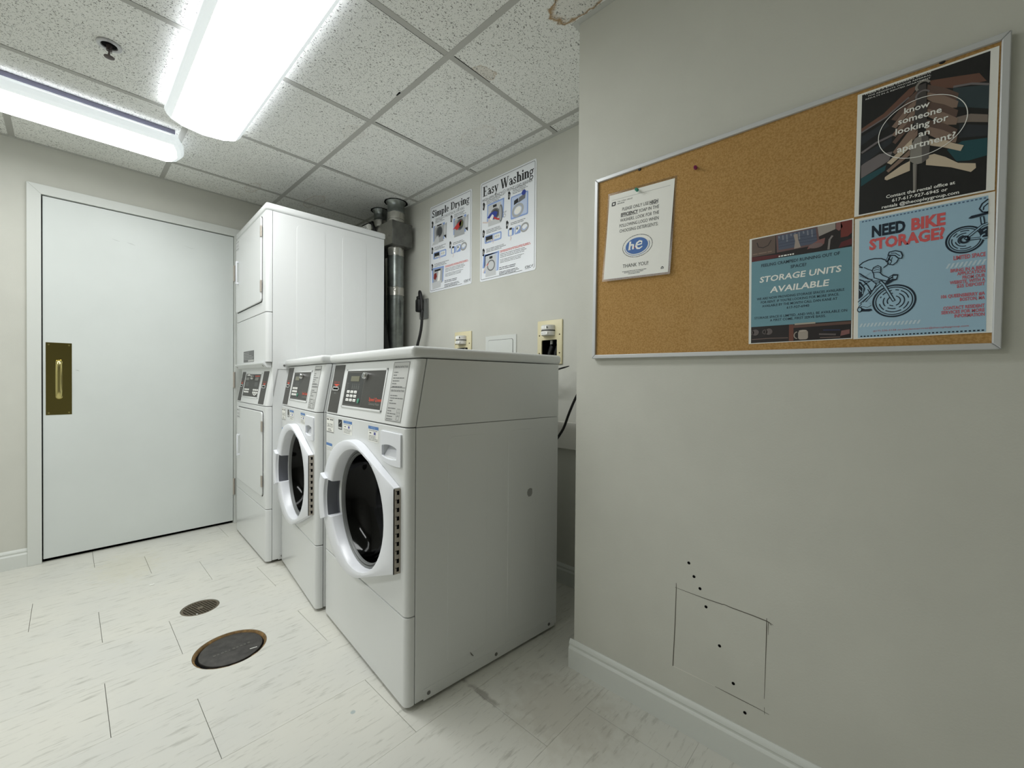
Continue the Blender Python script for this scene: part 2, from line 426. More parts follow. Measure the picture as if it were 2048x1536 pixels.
# heavy serif capitals and small letters for the two laundry signs
def serif(a, t, x0, z, w, cap, m, L=3):
    K = .215; k = .10; X = .66
    def st(x, y0, y1): return [('r', x, y0, x+K, y1)]
    def sf(x, y, l=.09): return [('r', x-l, y, x+K+l, y+.06)]
    gl = {
     'E': (.74, st(.1, 0, 1)+[('r', 0, 0, .68, .06), ('r', 0, .94, .66, 1), ('r', .1, .47, .5, .54), ('r', .6, .76, .66, 1), ('r', .62, 0, .68, .26), ('r', .46, .38, .51, .63)]),
     'S': (.66, [('s', [(.53, .74), (.5, .88), (.34, .96), (.16, .9), (.11, .74), (.2, .6), (.4, .47), (.51, .32), (.49, .14), (.33, .035), (.15, .08), (.07, .28)], .14), ('r', .5, .7, .56, 1), ('r', .03, 0, .09, .3)]),
     'D': (.84, st(.1, 0, 1)+[('r', 0, 0, .38, .06), ('r', 0, .94, .38, 1), ('s', [(.36, .97), (.56, .9), (.68, .7), (.7, .5), (.68, .3), (.56, .1), (.36, .03)], [.07, .12, .17, .18, .17, .12, .07])]),
     'W': (1.2, [('s', [(.12, .98), (.36, .02)], .19), ('s', [(.36, .02), (.58, .98)], .08), ('s', [(.56, .98), (.8, .02)], .19), ('s', [(.8, .02), (1.06, .98)], .08), ('r', -.02, .94, .3, 1), ('r', .42, .94, .74, 1), ('r', .94, .94, 1.2, 1)]),
     'a': (.58, [('s', [(.08, .5), (.13, .6), (.26, .63), (.36, .57), (.38, .45)], .1)]+st(.3, .06, .46)+[('s', [(.38, .4), (.2, .36), (.1, .26), (.1, .13), (.2, .05), (.32, .1), (.4, .2)], .1), ('r', .38, 0, .55, .07)]),
     's': (.48, [('s', [(.36, .48), (.32, .58), (.22, .62), (.12, .57), (.1, .48), (.18, .38), (.31, .29), (.37, .19), (.33, .08), (.22, .04), (.1, .09), (.06, .2)], .11), ('r', .35, .44, .4, .66), ('r', .03, 0, .08, .22)]),
     'y': (.6, [('s', [(.11, .64), (.31, .04)], .16), ('s', [(.5, .64), (.3, .02), (.2, -.2), (.08, -.22)], [.07, .08, .09, .13]), ('r', 0, .6, .26, .66), ('r', .38, .6, .6, .66)]),
     'h': (.68, st(.07, 0, 1)+sf(.07, 0, .06)+[('r', 0, .94, .2, 1), ('s', [(.2, .48), (.3, .6), (.42, .61), (.49, .5)], [.07, .1, .13, .16])]+st(.41, 0, .52)+sf(.41, 0, .06)),
     'n': (.68, st(.07, 0, X)+sf(.07, 0, .06)+[('r', 0, .6, .2, .66), ('s', [(.2, .48), (.3, .6), (.42, .61), (.49, .5)], [.07, .1, .13, .16])]+st(.41, 0, .52)+sf(.41, 0, .06)),
     'i': (.34, st(.08, 0, X)+sf(.08, 0, .07)+[('r', 0, .6, .2, .66), ('c', .165, .86, .105)]),
     'l': (.34, st(.08, 0, 1)+sf(.08, 0, .07)+[('r', 0, .94, .2, 1)]),
     'r': (.5, st(.07, 0, X)+sf(.07, 0, .07)+[('r', 0, .6, .2, .66), ('s', [(.22, .44), (.3, .58), (.42, .6)], .08), ('c', .4, .55, .09)]),
     'm': (1.0, st(.07, 0, X)+sf(.07, 0, .05)+[('r', 0, .6, .2, .66), ('s', [(.2, .48), (.3, .6), (.4, .61), (.46, .5)], [.07, .1, .13, .16]), ('s', [(.52, .48), (.62, .6), (.74, .61), (.8, .5)], [.07, .1, .13, .16])]+st(.38, 0, .52)+sf(.38, 0, .05)+st(.72, 0, .52)+sf(.72, 0, .05)),
     'p': (.64, st(.07, -.28, X)+sf(.07, -.3, .06)+[('r', 0, .6, .2, .66), ('s', [(.22, .5), (.33, .61), (.47, .56), (.52, .33), (.47, .1), (.33, .04), (.22, .12)], [.07, .09, .14, .16, .14, .09, .07])]),
     'e': (.56, [('s', [(.12, .36), (.47, .36)], .07), ('s', [(.43, .37), (.42, .52), (.3, .62), (.18, .56), (.12, .34), (.17, .12), (.31, .04), (.47, .14)], [.12, .12, .08, .14, .17, .14, .09, .06])]),
     'g': (.6, [('s', [(.27, .62), (.42, .55), (.45, .42), (.4, .28), (.27, .22), (.14, .28), (.09, .42), (.13, .55), (.27, .62)], .11), ('s', [(.16, .22), (.1, .12), (.2, .05), (.42, .03), (.5, -.08), (.42, -.22), (.25, -.26), (.08, -.2), (.06, -.09), (.2, .02)], .09), ('s', [(.42, .56), (.58, .64)], .1)]),
     ' ': (.34, [])}
    tot = sum(gl[c][0] for c in t); sx = w/tot; x = x0
    for c in t:
        adv, ps = gl[c]
        for p in ps:
            if p[0] == 'r': a.rect(x+p[1]*sx, z+p[2]*cap, x+p[3]*sx, z+p[4]*cap, m, L)
            elif p[0] == 'c': a.ell(x+p[1]*sx, z+p[2]*cap, p[3]*sx, p[3]*cap, m, L, 12)
            else:
                q = [(x+u*sx, z+v*cap) for u, v in p[1]]
                ws = p[2] if isinstance(p[2], list) else [p[2]]*len(q)
                a.stroke(q, [g*(sx+cap)/2 for g in ws], m, L)
        x += adv*sx

# ------------------------------------------------------------------ room shell
XL, YB, YC, XC, HC = -3.435, 1.715, 1.2368, -0.8436, 2.281
XR, YF = 2.0, -1.8
G_ = lambda: G()
# floor with loose tiles
floor = structure(G().box(XL-.05, XR, YF, YB, -0.06, -0.012, SUB).build('floor'))
cols = {-1: 1.0}
TW, TL_, GAP = 0.3048, 0.6096, 0.0007
offs = {}   # column left edge -> one joint position along Y
for k, j in ((-3.4544, .097), (-3.1496, .298), (-2.8448, .500), (-2.54, .090), (-2.2352, .2895), (-1.9304, .0825), (-1.6256, .2815), (-1.3208, .690), (-1.016, .915)):
    offs[k] = j
x = -1.016
for q in (.50, .29, .09, .69, .50, .30, .10, .70, .50, .29, .09, .69, .50):
    x += .3048; offs[round(x, 4)] = q
COVER, DRAIN = (-1.845, .421, .118), (-2.270, .402, .071)
_tm = {}
def tile_mesh(w, l):
    k = (round(w, 3), round(l, 3))
    if k not in _tm:
        o = G().rbox(-w/2, w/2, -l/2, l/2, -.012, 0, .0004, FTILE, 1).build('floor_tile', shade=30)
        _tm[k] = o.data; bpy.data.objects.remove(o)
    return _tm[k]
for cx, j in sorted(offs.items()):
    y = j-TL_*math.ceil((j-YF)/TL_)
    while y < YB:
        y0, y1 = max(y, YF), min(y+TL_, YB); x0, x1 = max(cx, XL-.04), min(cx+TW, XR)
        y += TL_
        if y1-y0 < .02 or x1-x0 < .02: continue
        o = bpy.data.objects.new('floor_tile', tile_mesh(x1-x0-.0003, y1-y0-.0013)); C.objects.link(o); o.parent = floor
        o.location = ((x0+x1)/2, (y0+y1)/2, random.uniform(-.0002, .0002))
        cs = []
        for (hx, hy, hr) in (COVER, DRAIN):
            if x0-hr < hx < x1+hr and y0-hr < hy < y1+hr: cs.append((hx, hy, hr))
        if cs:
            o.data = o.data.copy()
            cut(o, [G().cyl((hx, hy, -.05), (0, 0, 1), hr, .1, FTILE, 64).build('cutter') for hx, hy, hr in cs])

# walls
def wall(name, *boxes):
    g = G()
    for b in boxes: g.box(*b, WALL)
    return structure(g.build(name))
DY0, DY1, DZ = -0.150, 0.850, 2.066       # outer edges of the steel door frame
wall('wall_left', (XL-.12, XL, YF, DY0+.02, -.012, 2.45), (XL-.12, XL, DY1-.02, YB+.1, -.012, 2.45), (XL-.12, XL, DY0+.02, DY1-.02, DZ-.02, 2.45))
wall('wall_back', (XL, XC+.1, YB, YB+.12, -.012, 2.45))
wr = wall('wall_right', (XC, XR, YC, YC+.12, -.012, 2.45))
wall('wall_corner', (XC, XC+.12, YC+.12, YB, -.012, 2.45))
wall('wall_front', (XL, XR, YF-.12, YF, -.012, 2.45))
wall('wall_far', (XR, XR+.12, YF-.12, YC+.12, -.012, 2.45))
# score marks of a covered opening and empty screw holes in the right wall
WMARK = mat('score_line', (96, 92, 84), 0.9)
a = Art()
def mark(pts, w): a.stroke(pts, w, WMARK, 2)
mark([(-.482, .424), (-.4815, .409), (-.484, .30), (-.489, .172)], [.0012, .0022, .0026, .0028])
mark([(-.4855, .410), (-.44, .4085), (-.40, .4075), (-.355, .408), (-.35, .4095), (-.33, .4075), (-.28, .4065), (-.247, .4045), (-.233, .4)], [.001, .0014, .002, .0022, .002, .0024, .0024, .0026, .001])
mark([(-.2475, .412), (-.247, .39), (-.2475, .36), (-.2485, .30), (-.2495, .24), (-.2505, .20)], [.001, .0024, .002, .0014, .0012, .0008])
mark([(-.243, .405), (-.2435, .37)], [.0015, .0005]); mark([(-.2405, .404), (-.237, .397)], .0012)
mark([(-.370, .171), (-.345, .170), (-.30, .1685), (-.26, .167), (-.239, .165)], [.0008, .0016, .0018, .0014, .0007])
mark([(-.25, .178), (-.2495, .160)], .0008)
a.stroke([(-.489, .1725), (-.44, .1722), (-.37, .1712)], [.0022, .0024, .0012], mat('bare_plaster', (220, 218, 210), 0.9), 2)
a.build('score_line', wr, (0, YC, 0))
for hx, hz in ((-.446, .495), (-.431, .460), (-.414, .431), (-.397, .385), (-.360, .290), (-.324, .203), (-.295, .139)):
    G().lathe([(.0042, -.0004), (.0034, -.0006), (.0030, -.0002)], (0, 0, 0), (0, 1, 0), DARK, 12, False, True).build('screw_hole', wr, (hx, YC, hz))

# baseboards: flat face, stepped and rounded top
def baseboard(name, length, loc, rz, h=.098, t=.0145):
    prof = [(0, 0), (-t, 0), (-t, h-.030), (-t*.86, h-.026), (-t*.62, h-.0225), (-t*.62, h-.017), (-t*.74, h-.0145), (-t*.66, h-.009), (-t*.40, h-.003), (-t*.2, h), (0, h)]
    o = G().prism([(p[0], p[1]) for p in prof], 0, length, TRIM, 'x').build(name, None, loc, (0, 0, rz), shade=24)
    return structure(o)
baseboard('baseboard_right', XR-XC+.0145, (XC-.0145, YC, 0), 0)
baseboard('baseboard_corner', YB-YC, (XC, YB, 0), -pi/2)
baseboard('baseboard_back', XC-XL, (XL, YB, 0), 0)
baseboard('baseboard_left', DY0-YF, (XL, YF, 0), pi/2)
# ledge along the back wall behind the machines
structure(G().rbox(XL, XC-.001, 1.693, YB, .683, .817, .003, mat('lit_ledge_paint', (228, 226, 220), 0.6), 1).build('trim_ledge', shade=40))  # paler than the wall paint: light on the ledge put into its colour

# ceiling: slab, lay-in tiles, steel grid, wall angle
ceil = structure(G().box(XL, XR, YF, YB, 2.36, 2.45, mat('plenum', (40, 40, 40), 0.9)).build('ceiling'))
gx = [-3.127+.6096*i for i in range(-1, 11)]; gy = [1.0134+.6066*i for i in range(-5, 2)]
ex = [XL]+[v for v in gx if XL+.03 < v < XR-.03]+[XR]; ey = [YF]+[v for v in gy if YF+.03 < v < YB-.03]+[YB]
for i in range(len(ex)-1):
    for j in range(len(ey)-1):
        x0, x1, y0, y1 = ex[i], ex[i+1], ey[j], ey[j+1]
        if x0 > XC and y0 > YC: continue
        g = G().rbox(x0+.005, x1-.005, y0+.005, y1-.005, HC+.0012, HC+.017, .0012, TILE, 1)
        o = g.build('ceiling_tile', ceil, shade=30)
        o.location.z = random.choice((0, 0, 0, .0006, .001))
        if i == len(ex)-2 or j == 0: continue
# lifted edges of two tiles leave black gaps, one corner is chipped
for v in gx:
    if XL+.03 < v < XR-.03:
        ymax = YB if v < XC else YC
        G().rbox(v-.012, v+.012, YF, ymax, HC, HC+.0011, .0003, TEE, 1).box(v-.001, v+.001, YF, ymax, HC+.001, HC+.035, TEE).build('ceiling_grid_bar', ceil)
for w in gy:
    if YF+.03 < w < YB-.03:
        xm = XR if w < YC else XC
        G().rbox(XL, xm, w-.012, w+.012, HC-.0003, HC+.0009, .0003, TEE, 1).box(XL, xm, w-.001, w+.001, HC+.001, HC+.035, TEE).build('ceiling_grid_bar', ceil)
def angle(x0, x1, y0, y1):   # flat leg of the wall angle
    G().rbox(x0, x1, y0, y1, HC-.0008, HC+.0008, .0003, ANGLE, 1).build('wall_angle', ceil)
angle(XL, XL+.02, YF, YB); angle(XL, XC, YB-.02, YB); angle(XC, XR, YC-.02, YC); angle(XC-.02, XC, YC-.02, YB); angle(XL, XR, YF, YF+.02)
# black slits and a chip where tiles sit badly
def slit(x0, y0, x1, y1, w0, w1):
    dx, dy = x1-x0, y1-y0; l = math.hypot(dx, dy); nx, ny = -dy/l, dx/l
    G().prism([(x0+nx*w0/2, y0+ny*w0/2), (x0-nx*w0/2, y0-ny*w0/2), (x1-nx*w1/2, y1-ny*w1/2), (x1+nx*w1/2, y1+ny*w1/2)], HC+.0004, HC+.0012, DARK).build('tile_gap', ceil)
slit(-1.8945, 1.03, -1.8945, 1.30, .006, .002); slit(-1.895, 1.30, -1.895, 1.60, .0018, .0018)
slit(-1.285, 1.03, -1.285, 1.22, .004, .0015); slit(-1.286, 1.63, -1.286, 1.70, .006, .003)
slit(-1.920, .45, -1.920, 1.0, .002, .004); slit(-1.311, .45, -1.311, 1.0, .0015, .003); slit(-1.895, 1.64, -1.895, 1.70, .004, .003)
slit(-2.504, 1.03, -2.504, 1.2, .004, .001); slit(-2.53, .7, -2.53, 1.0, .001, .004)
slit(-1.9, -.2, -1.9, .30, .0012, .0026); slit(-2.51, -.9, -2.51, .32, .002, .0028); slit(-3.12, .6, -3.12, 1.0, .001, .002)
slit(-1.65, .998, -1.62, .998, .004, .008)
G().prism([(-1.905, .302), (-1.897, .318), (-1.8935, .335), (-1.897, .352), (-1.906, .356), (-1.9045, .33)], HC+.0002, HC+.0011, DARK).build('chipped_tile_edge', ceil)

# ------------------------------------------------------------------ door with frame
df = structure(bpy.data.objects.new('door_1', None)); C.objects.link(df); df.location = (XL, 0, 0)
FX = .018                        # face of the frame in front of the wall
fr = .052
g = G().prism([(DY0, 0), (DY0+fr, 0), (DY0+fr, DZ-fr), (DY0, DZ)], -.10, FX, TRIM, 'x')
g.build('door_frame_jamb', df, bevel=.0015)
G().prism([(DY0, DZ), (DY0+fr, DZ-fr), (DY1-fr, DZ-fr), (DY1, DZ)], -.10, FX, TRIM, 'x').build('door_frame_head', df, bevel=.0015)
G().prism([(DY1-fr, 0), (DY1, 0), (DY1, DZ), (DY1-fr, DZ-fr)], -.10, FX, TRIM, 'x').build('door_frame_jamb', df, bevel=.0015)
G().box(-.11, -.09, DY0+.02, DY1-.02, -.01, DZ-.02, DARK).build('door_stop_shadow', df)
leaf = G().rbox(-.045, .006, DY0+fr+.0045, DY1-fr-.003, .019, DZ-fr-.0045, .0012, DOORP, 1).build('door_leaf', df, shade=40)
# scuffs and a nick on the leaf, marks with a shape of their own
sm = mat('door_scuff', (196, 201, 199), 0.5)
a = Art(); a.stroke([(.18, 1.845), (.20, 1.838), (.215, 1.836)], [.001, .004, .001], sm); a.stroke([(.245, 1.838), (.265, 1.834), (.285, 1.828)], [.001, .006, .001], sm)
a.stroke([(.52, 1.885), (.56, 1.875), (.575, 1.878)], [.001, .003, .001], sm)
a.stroke([(.030, 1.062), (.038, 1.060), (.046, 1.056)], [.001, .003, .001], mat('door_nick', (168, 172, 170), 0.5))
a.build('scuff_mark', leaf, (.0061, 0, 0), (0, 0, pi/2))
pl = G().rbox(.006, .0075, -.083, .016, .811, 1.212, .0006, BRASSD, 1).build('pull_plate', leaf)
for yy in (-.072, .005):
    for zz in (.823, 1.200):
        G().lathe([(.005, 0), (.004, .0012), (0, .0016)], (.0075, yy, zz), (1, 0, 0), BRASS, 12).build('screw', pl, shade=40)
hb = G()
prof = [(.0075, 1.112), (.026, 1.113), (.036, 1.106), (.0405, 1.092), (.041, 1.05), (.041, .95), (.0395, .915), (.034, .906), (.024, .903), (.0075, .903)]
rings = []
hw = [.012, .012, .0125, .013, .0135, .0135, .013, .0125, .012, .012]
for (px_, pz), w in zip(prof, hw):
    i = len(rings); d = .0055
    p0 = prof[max(i-1, 0)]; p1 = prof[min(i+1, len(prof)-1)]; tx, tz = p1[0]-p0[0], p1[1]-p0[1]; l = math.hypot(tx, tz); nx, nz = -tz/l, tx/l
    rings.append([(px_+nx*d*s_*(.5 if abs(c_) > .9 else 1), -.033+w*c_, pz+nz*d*s_*(.5 if abs(c_) > .9 else 1)) for c_, s_ in [(math.cos(2*pi*k/14), math.sin(2*pi*k/14)) for k in range(14)]])
hb.loft(rings, BRASS); hb.build('pull_handle', leaf, shade=60)
for z0, z1 in ((.205, .318), (.955, 1.065), (1.70, 1.81)):
    hg = G().cyl((.019, DY1-fr, z0), (0, 0, 1), .006, (z1-z0), STEEL, 12).box(.006, .014, DY1-fr-.004, DY1-fr+.004, z0, z1, STEEL)
    hg.build('door_hinge', df, shade=40)
# black sheets, not a door: painted shade of the corridor behind the gap
structure(G().box(XL-.6, XL-.12, DY0-.1, DY1+.1, -.02, -.012, DARK).box(XL-.62, XL-.6, DY0-.1, DY1+.1, -.02, 2.4, DARK).build('corridor_dark'))
# ------------------------------------------------------------------ ceiling lights
def fixture(label, cx, cy, rz, L=1.22, hw=.148, LIT=LIT):
    """wraparound fluorescent fixture: steel pan against the ceiling, curved frosted diffuser clipped under it"""
    t = empty('ceiling_light', label, 'ceiling light', (cx, cy, HC), rz, 'wraparound ceiling lights')
    G().box(-L/2+.01, L/2-.01, -hw*.88, hw*.88, -.034, -.0012, mat('fixture_pan', (120, 120, 138), 0.5)).build('fixture_pan', t)  # violet grey: shade above the diffuser put into the pan's colour
    prof = [(-hw, -.036), (-hw, -.046), (-hw*.955, -.062), (-hw*.84, -.076), (-hw*.55, -.085), (0, -.088), (hw*.55, -.085), (hw*.84, -.076), (hw*.955, -.062), (hw, -.046), (hw, -.036)]
    sec = [1.0, 1.0, 1.0]
    # lengthwise stations: the ends of the diffuser bow out in plan and roll up towards the ceiling
    st = [(-L/2, .30), (-L/2+.003, .62), (-L/2+.012, .88), (-L/2+.03, 1.0), (L/2-.03, 1.0), (L/2-.012, .88), (L/2-.003, .62), (L/2, .30)]
    rings = []
    for xx, k in st:
        r = []
        for yy, zz in prof:
            bow = (1-(yy/hw)**2)*.045*(1 if xx > 0 else -1)
            r.append((xx+bow*1.0, yy*(0.985+.015*k), -.036+(zz+.036)*k))
        rings.append(r)
    nb = len(prof); body = G(); edge = G()
    for a_ in range(len(rings)-1):
        for b_ in range(nb-1):
            core = (a_ == 3) and 3 <= b_ <= nb-5
            (body if core else edge).add([rings[a_][b_], rings[a_][b_+1], rings[a_+1][b_+1], rings[a_+1][b_]], [(0, 1, 2, 3)], LIT if core else LITE)
    for r in (rings[0], rings[-1]): edge.add(r, [tuple(range(nb))], LITE)
    edge.box(-L/2, L/2, -hw, -hw+.004, -.038, -.030, LITE).box(-L/2, L/2, hw-.004, hw, -.038, -.030, LITE)
    body.build('diffuser', t); edge.build('diffuser_margin', t)
    return t
fixture('long white wraparound ceiling light over the middle of the room, its end toward the washers', -1.845, .448, 0)
fixture('white wraparound ceiling light close to the door wall, above the white door', -2.835, -.225, pi/2, 1.22, .140, LIT=LITD)
fixture('added unseen fill light at the rear of the room, built like the wraparound ceiling lights', -1.70, -1.0, 0, LIT=LITFILL)  # third light, added out of view to brighten machines and walls
# sprinkler
sp = empty('fire_sprinkler', 'small chrome fire sprinkler recessed in a speckled ceiling tile', 'sprinkler', (-2.206, .109, HC))
G().lathe([(.036, .0), (.0355, -.004), (.030, -.006), (.0245, -.004), (.0225, .004), (.02, .01)], (0, 0, 0), (0, 0, 1), mat('satin_white_metal', (190, 190, 192), 0.3, metal=.4), 36).build('escutcheon', sp, shade=50)
G().cyl((0, 0, -.001), (0, 0, 1), .022, .0015, DARK, 24).build('recess', sp)
G().cyl((0, 0, -.022), (0, 0, 1), .0085, .022, mat('dark_bronze', (84, 76, 74), 0.4, metal=.7), 12).build('sprinkler_body', sp, shade=50)
DBR = _M['dark_bronze']
for s_ in (-1, 1): G().tube([(s_*.009, 0, -.016), (s_*.014, 0, -.028), (s_*.008, 0, -.040), (0, 0, -.046)], .0024, DBR, 8).build('yoke_arm', sp, shade=60)
G().lathe([(0, -.0475), (.012, -.0475), (.0155, -.0465), (.0155, -.045), (.004, -.0445), (.003, -.040), (0, -.038)], (0, 0, 0), (0, 0, 1), DBR, 16).build('deflector', sp, shade=50)

# ------------------------------------------------------------------ floor drain and cleanout cover
dr = empty('floor_drain', 'small round bronze floor drain grate in the pale floor tiles', 'floor drain', (DRAIN[0], DRAIN[1], -.0115))
R = DRAIN[2]-.0015
G().lathe([(R, .0), (R, .0095), (R-.003, .0105), (R-.008, .0105), (R-.009, .0085), (R-.009, .001)], (0, 0, 0), (0, 0, 1), GRATE, 40).build('rim', dr, shade=40)
G().cyl((0, 0, .0), (0, 0, 1), R-.008, .0012, DARK, 32).build('sump', dr)
gg = G(); n = 6; ri = R-.008
for k in range(-n+1, n):
    c = k*ri/n; h = math.sqrt(max(ri*ri-c*c, 0))
    gg.box(c-.0015, c+.0015, -h, h, .0080, .0098, GRATE); gg.box(-h, h, c-.0015, c+.0015, .0080, .0097, GRATE)
gg.cyl((0, 0, .004), (0, 0, 1), .012, .0064, GRATE, 16)
gg.build('grate', dr, rot=(0, 0, .25))
G().lathe([(.004, 0), (.003, .0008), (0, .001)], (.052, -.02, .0105), (0, 0, 1), CHROME, 10).build('screw', dr, shade=40)
cv = empty('cleanout_cover', 'large round dark cast iron cover sunk into the pale floor tiles', 'floor cover', (COVER[0], COVER[1], -.0118))
R = COVER[2]-.001
rg = []
for r_, h_, am in ((R, .0, 0), (R, .0112, 0), (R-.004, .0100, .0025), (R-.008, .0030, .002), (R-.009, .0, 0)):
    rg.append([((r_+am*random.uniform(-1, 1))*math.cos(2*pi*k/72), (r_+am*random.uniform(-1, 1))*math.sin(2*pi*k/72), h_) for k in range(72)])
G().loft(rg, RUST, False, False).build('rim', cv, shade=60)
G().cyl((0, 0, -.0001), (0, 0, 1), R-.008, .0006, DARK, 40).build('recess', cv)
G().lathe([(0, .0062), (R-.018, .0062), (R-.0160, .0056), (R-.0150, .003), (R-.0150, 0)], (-.0055, .0035, 0), (0, 0, 1), CASTIRON, 64).build('lid', cv, shade=40)
em = mat('worn_iron_lettering', (92, 90, 86), .5, metal=.3)
lt = G()
for i, w in enumerate((.012, .010, .012, .009, .006, .012, .010, .011, .010, .012)):
    lt.rbox(-.060+i*.0122, -.060+i*.0122+w*.7, -.006, .006, .0064, .0071, .0003, em, 1)
lt.build('raised_lettering', cv, rot=(0, 0, pi/2), loc=(.004, .004, 0))
G().rbox(-.012, .012, -.0016, .0016, .0064, .0069, .0004, WHITEI, 1).build('paint_fleck', cv, (.052, .062, 0), (0, 0, 1.35))
pc = G().rbox(-.010, .010, -.005, .005, 0, .003, .0012, PAPER, 1).build('lint_scrap', None, (-2.6847, .2823, .0003), (0, 0, 1.4), shade=40)
tag(pc, 'tiny white scrap lying on the floor tiles in front of the door', 'scrap')

# ------------------------------------------------------------------ laundry machines
# local frame of a machine: origin at the front right bottom corner, x to the right (body from -W to 0), y to the rear, z up
TILT = -math.atan2(.037, .214)
def plan(W, d, r, dv=0.0, n=6):
    return [(-W, d+dv)]+arc(-W+r, r+dv, r, 180, 270, n)+arc(-r, r+dv, r, 270, 360, n)+[(0, d+dv)]
def front_piece(W, z0, z1, d=.031, r=.02, dv0=0.0, dv1=0.0):
    g = G(); g.loft([[(p[0], p[1], z0) for p in plan(W, d, r, dv0)], [(p[0], p[1], z1) for p in plan(W, d, r, dv1)]], ENAMEL)
    return g
def keypad(a, x0, z0, nx, nz, dx, dz, w, h, m=WHITEI, skip=()):
    """little raised keys"""
    for i in range(nx):
        for j in range(nz):
            if (i, j) in skip: continue
            a.rbox(x0+i*dx, x0+i*dx+w, -.0032, -.0008, z0-j*dz, z0-j*dz+h, .0012, m, 1)
            a.rect(x0+i*dx+w*.25, z0-j*dz+h*.35, x0+i*dx+w*.75, z0-j*dz+h*.62, INKL, 28)
def coin_panel(con, x0, x1, sx0, sx1, z0=.007, z1=.208, sz=.107, label=True):
    G().rbox(x0, x1, -.0012, .001, z0, z1, .0006, PANELG, 1).build('coin_panel', con)
    a = Art(); c = (sx0+sx1)/2; w = sx1-sx0
    a.text('INSERT CARD', sx0+.004, sz+.026, w-.008, .0045, REDI, 12)
    a.poly([(sx0+.003, sz+.020), (sx1-.003, sz+.020), (c, sz+.0085)], REDI, 12)
    a.fine(c-.014, sz-.022, c+.012, sz-.015, 1, INKG, 12, .8, .1)
    a.build('card_arrow', con)
    g = G(); h = .0085
    g.rbox(sx0, sx1, -.004, -.001, sz+h*.45, sz+h, .0008, GREYL, 1).rbox(sx0, sx1, -.004, -.001, sz-h, sz-h*.45, .0008, GREYL, 1)
    g.rbox(sx0, sx0+.007, -.004, -.001, sz-h, sz+h, .0008, GREYL, 1).rbox(sx1-.007, sx1, -.004, -.001, sz-h, sz+h, .0008, GREYL, 1)
    g.box(sx0+.006, sx1-.006, -.0016, -.001, sz-h*.5, sz+h*.5, DARK)
    g.build('card_slot', con)
def key_lock(con, x, z):
    G().lathe([(.0135, -.001), (.0135, -.012), (.0115, -.016), (.009, -.0165), (0, -.0165)], (x, 0, z), (0, 1, 0), CHROME, 20).box(x-.001, x+.001, -.0172, -.016, z-.006, z+.006, DARK).build('key_lock', con, shade=40)
def side_emboss(t, W, panels):
    for (y0, y1, z0, z1) in panels:
        G().prism(rrect(y0, y1, z0, z1, .025, 4), -.001, .0011, ENAMEL, 'x').build('embossed_panel', t, bevel=.0009)
def sticker(t, name, x0, x1, z0, z1, kind, y=0.0):
    a = Art(); a.rect(x0, z0, x1, z1, PAPER if kind != 'dark' else INKG, 2); w, h = x1-x0, z1-z0
    if kind == 'asset':
        a.stroke(rrect(x0+.001, x1-.001, z0+.001, z1-.001, .003), .0016, INKL, 3, True)
        a.fine(x0+.006, z1-.013, x0+w*.38, z1-.005, 1, INKG, 3, .7, .1); a.fine(x0+w*.5, z1-.013, x1-.006, z1-.005, 1, INKG, 3, .7, .1)
        a.text('28-GYD', 0, z0+h*.36, w*.72, .015, INKG, 3, .01, centre=(x0+x1)/2)
        a.fine(x0+.02, z0+.006, x1-.02, z0+.018, 2, INKG, 3, .5)
        a.rect(x0+.003, z0+.0015, x1-.003, z0+.004, INKG, 3)
    elif kind == 'dark':
        a.rect(x0, z0, x1, z1, INKG, 2); a.ell((x0+x1)/2, z0+h*.68, w*.36, h*.2, INK, 3, 16, tilt=.5); a.stroke([(x0+w*.25, z0+h*.55), (x0+w*.75, z0+h*.8)], .002, GREYL, 4)
        a.rect(x0+.003, z0+h*.08, x1-.003, z0+h*.25, GREYL, 3); a.rect(x0+.003, z0+h*.32, x1-.003, z0+h*.38, INK, 3)
    elif kind == 'notice':
        a.rect(x0, z1-h*.2, x1, z1, BLUEI, 3); a.text('NOTICE', 0, z1-h*.16, w*.4, h*.11, mat('pale_blue_ink', (150, 180, 216), .6), 4, .01, centre=(x0+x1)/2)
        a.rect(x0+w*.12, z0+h*.52, x0+w*.3, z0+h*.58, INK, 3); a.rect(x0+w*.55, z0+h*.46, x0+w*.74, z0+h*.64, mat('violet_ink', (96, 96, 160), .6), 3)
        a.fine(x0+w*.05, z1-h*.34, x1-w*.05, z1-h*.22, 1, INKL, 3, .5, .1); a.fine(x0+w*.05, z0+h*.05, x1-w*.05, z0+h*.42, 4, INKG, 3, .4, .3)
    elif kind == 'blue':
        a.rect(x0, z1-h*.38, x1, z1, BLUEI, 3); a.fine(x0, z0, x1, z0+h*.5, 3, INKL, 3, .4, .2)
    return a.build(name, t, (0, y-.0002, 0))

def tangent_outline(cx, cz, R_, hx, zt, zb, n=78):
    def ta(hz, s):
        dx, dz = hx-cx, hz-cz; d = math.hypot(dx, dz); return math.degrees(math.atan2(dz, dx)+s*math.acos(R_/d))
    a0, a1 = ta(zt, 1), ta(zb, -1) % 360
    pts = arc(cx, cz, R_, a0, a1, n)
    def seg(p, q, k): return [(p[0]+(q[0]-p[0])*i/k, p[1]+(q[1]-p[1])*i/k) for i in range(1, k)]
    return pts+seg(pts[-1], (hx, zb), 7)+[(hx, zb)]+seg((hx, zb), (hx, zt), 6)+[(hx, zt)]+seg((hx, zt), pts[0], 7)

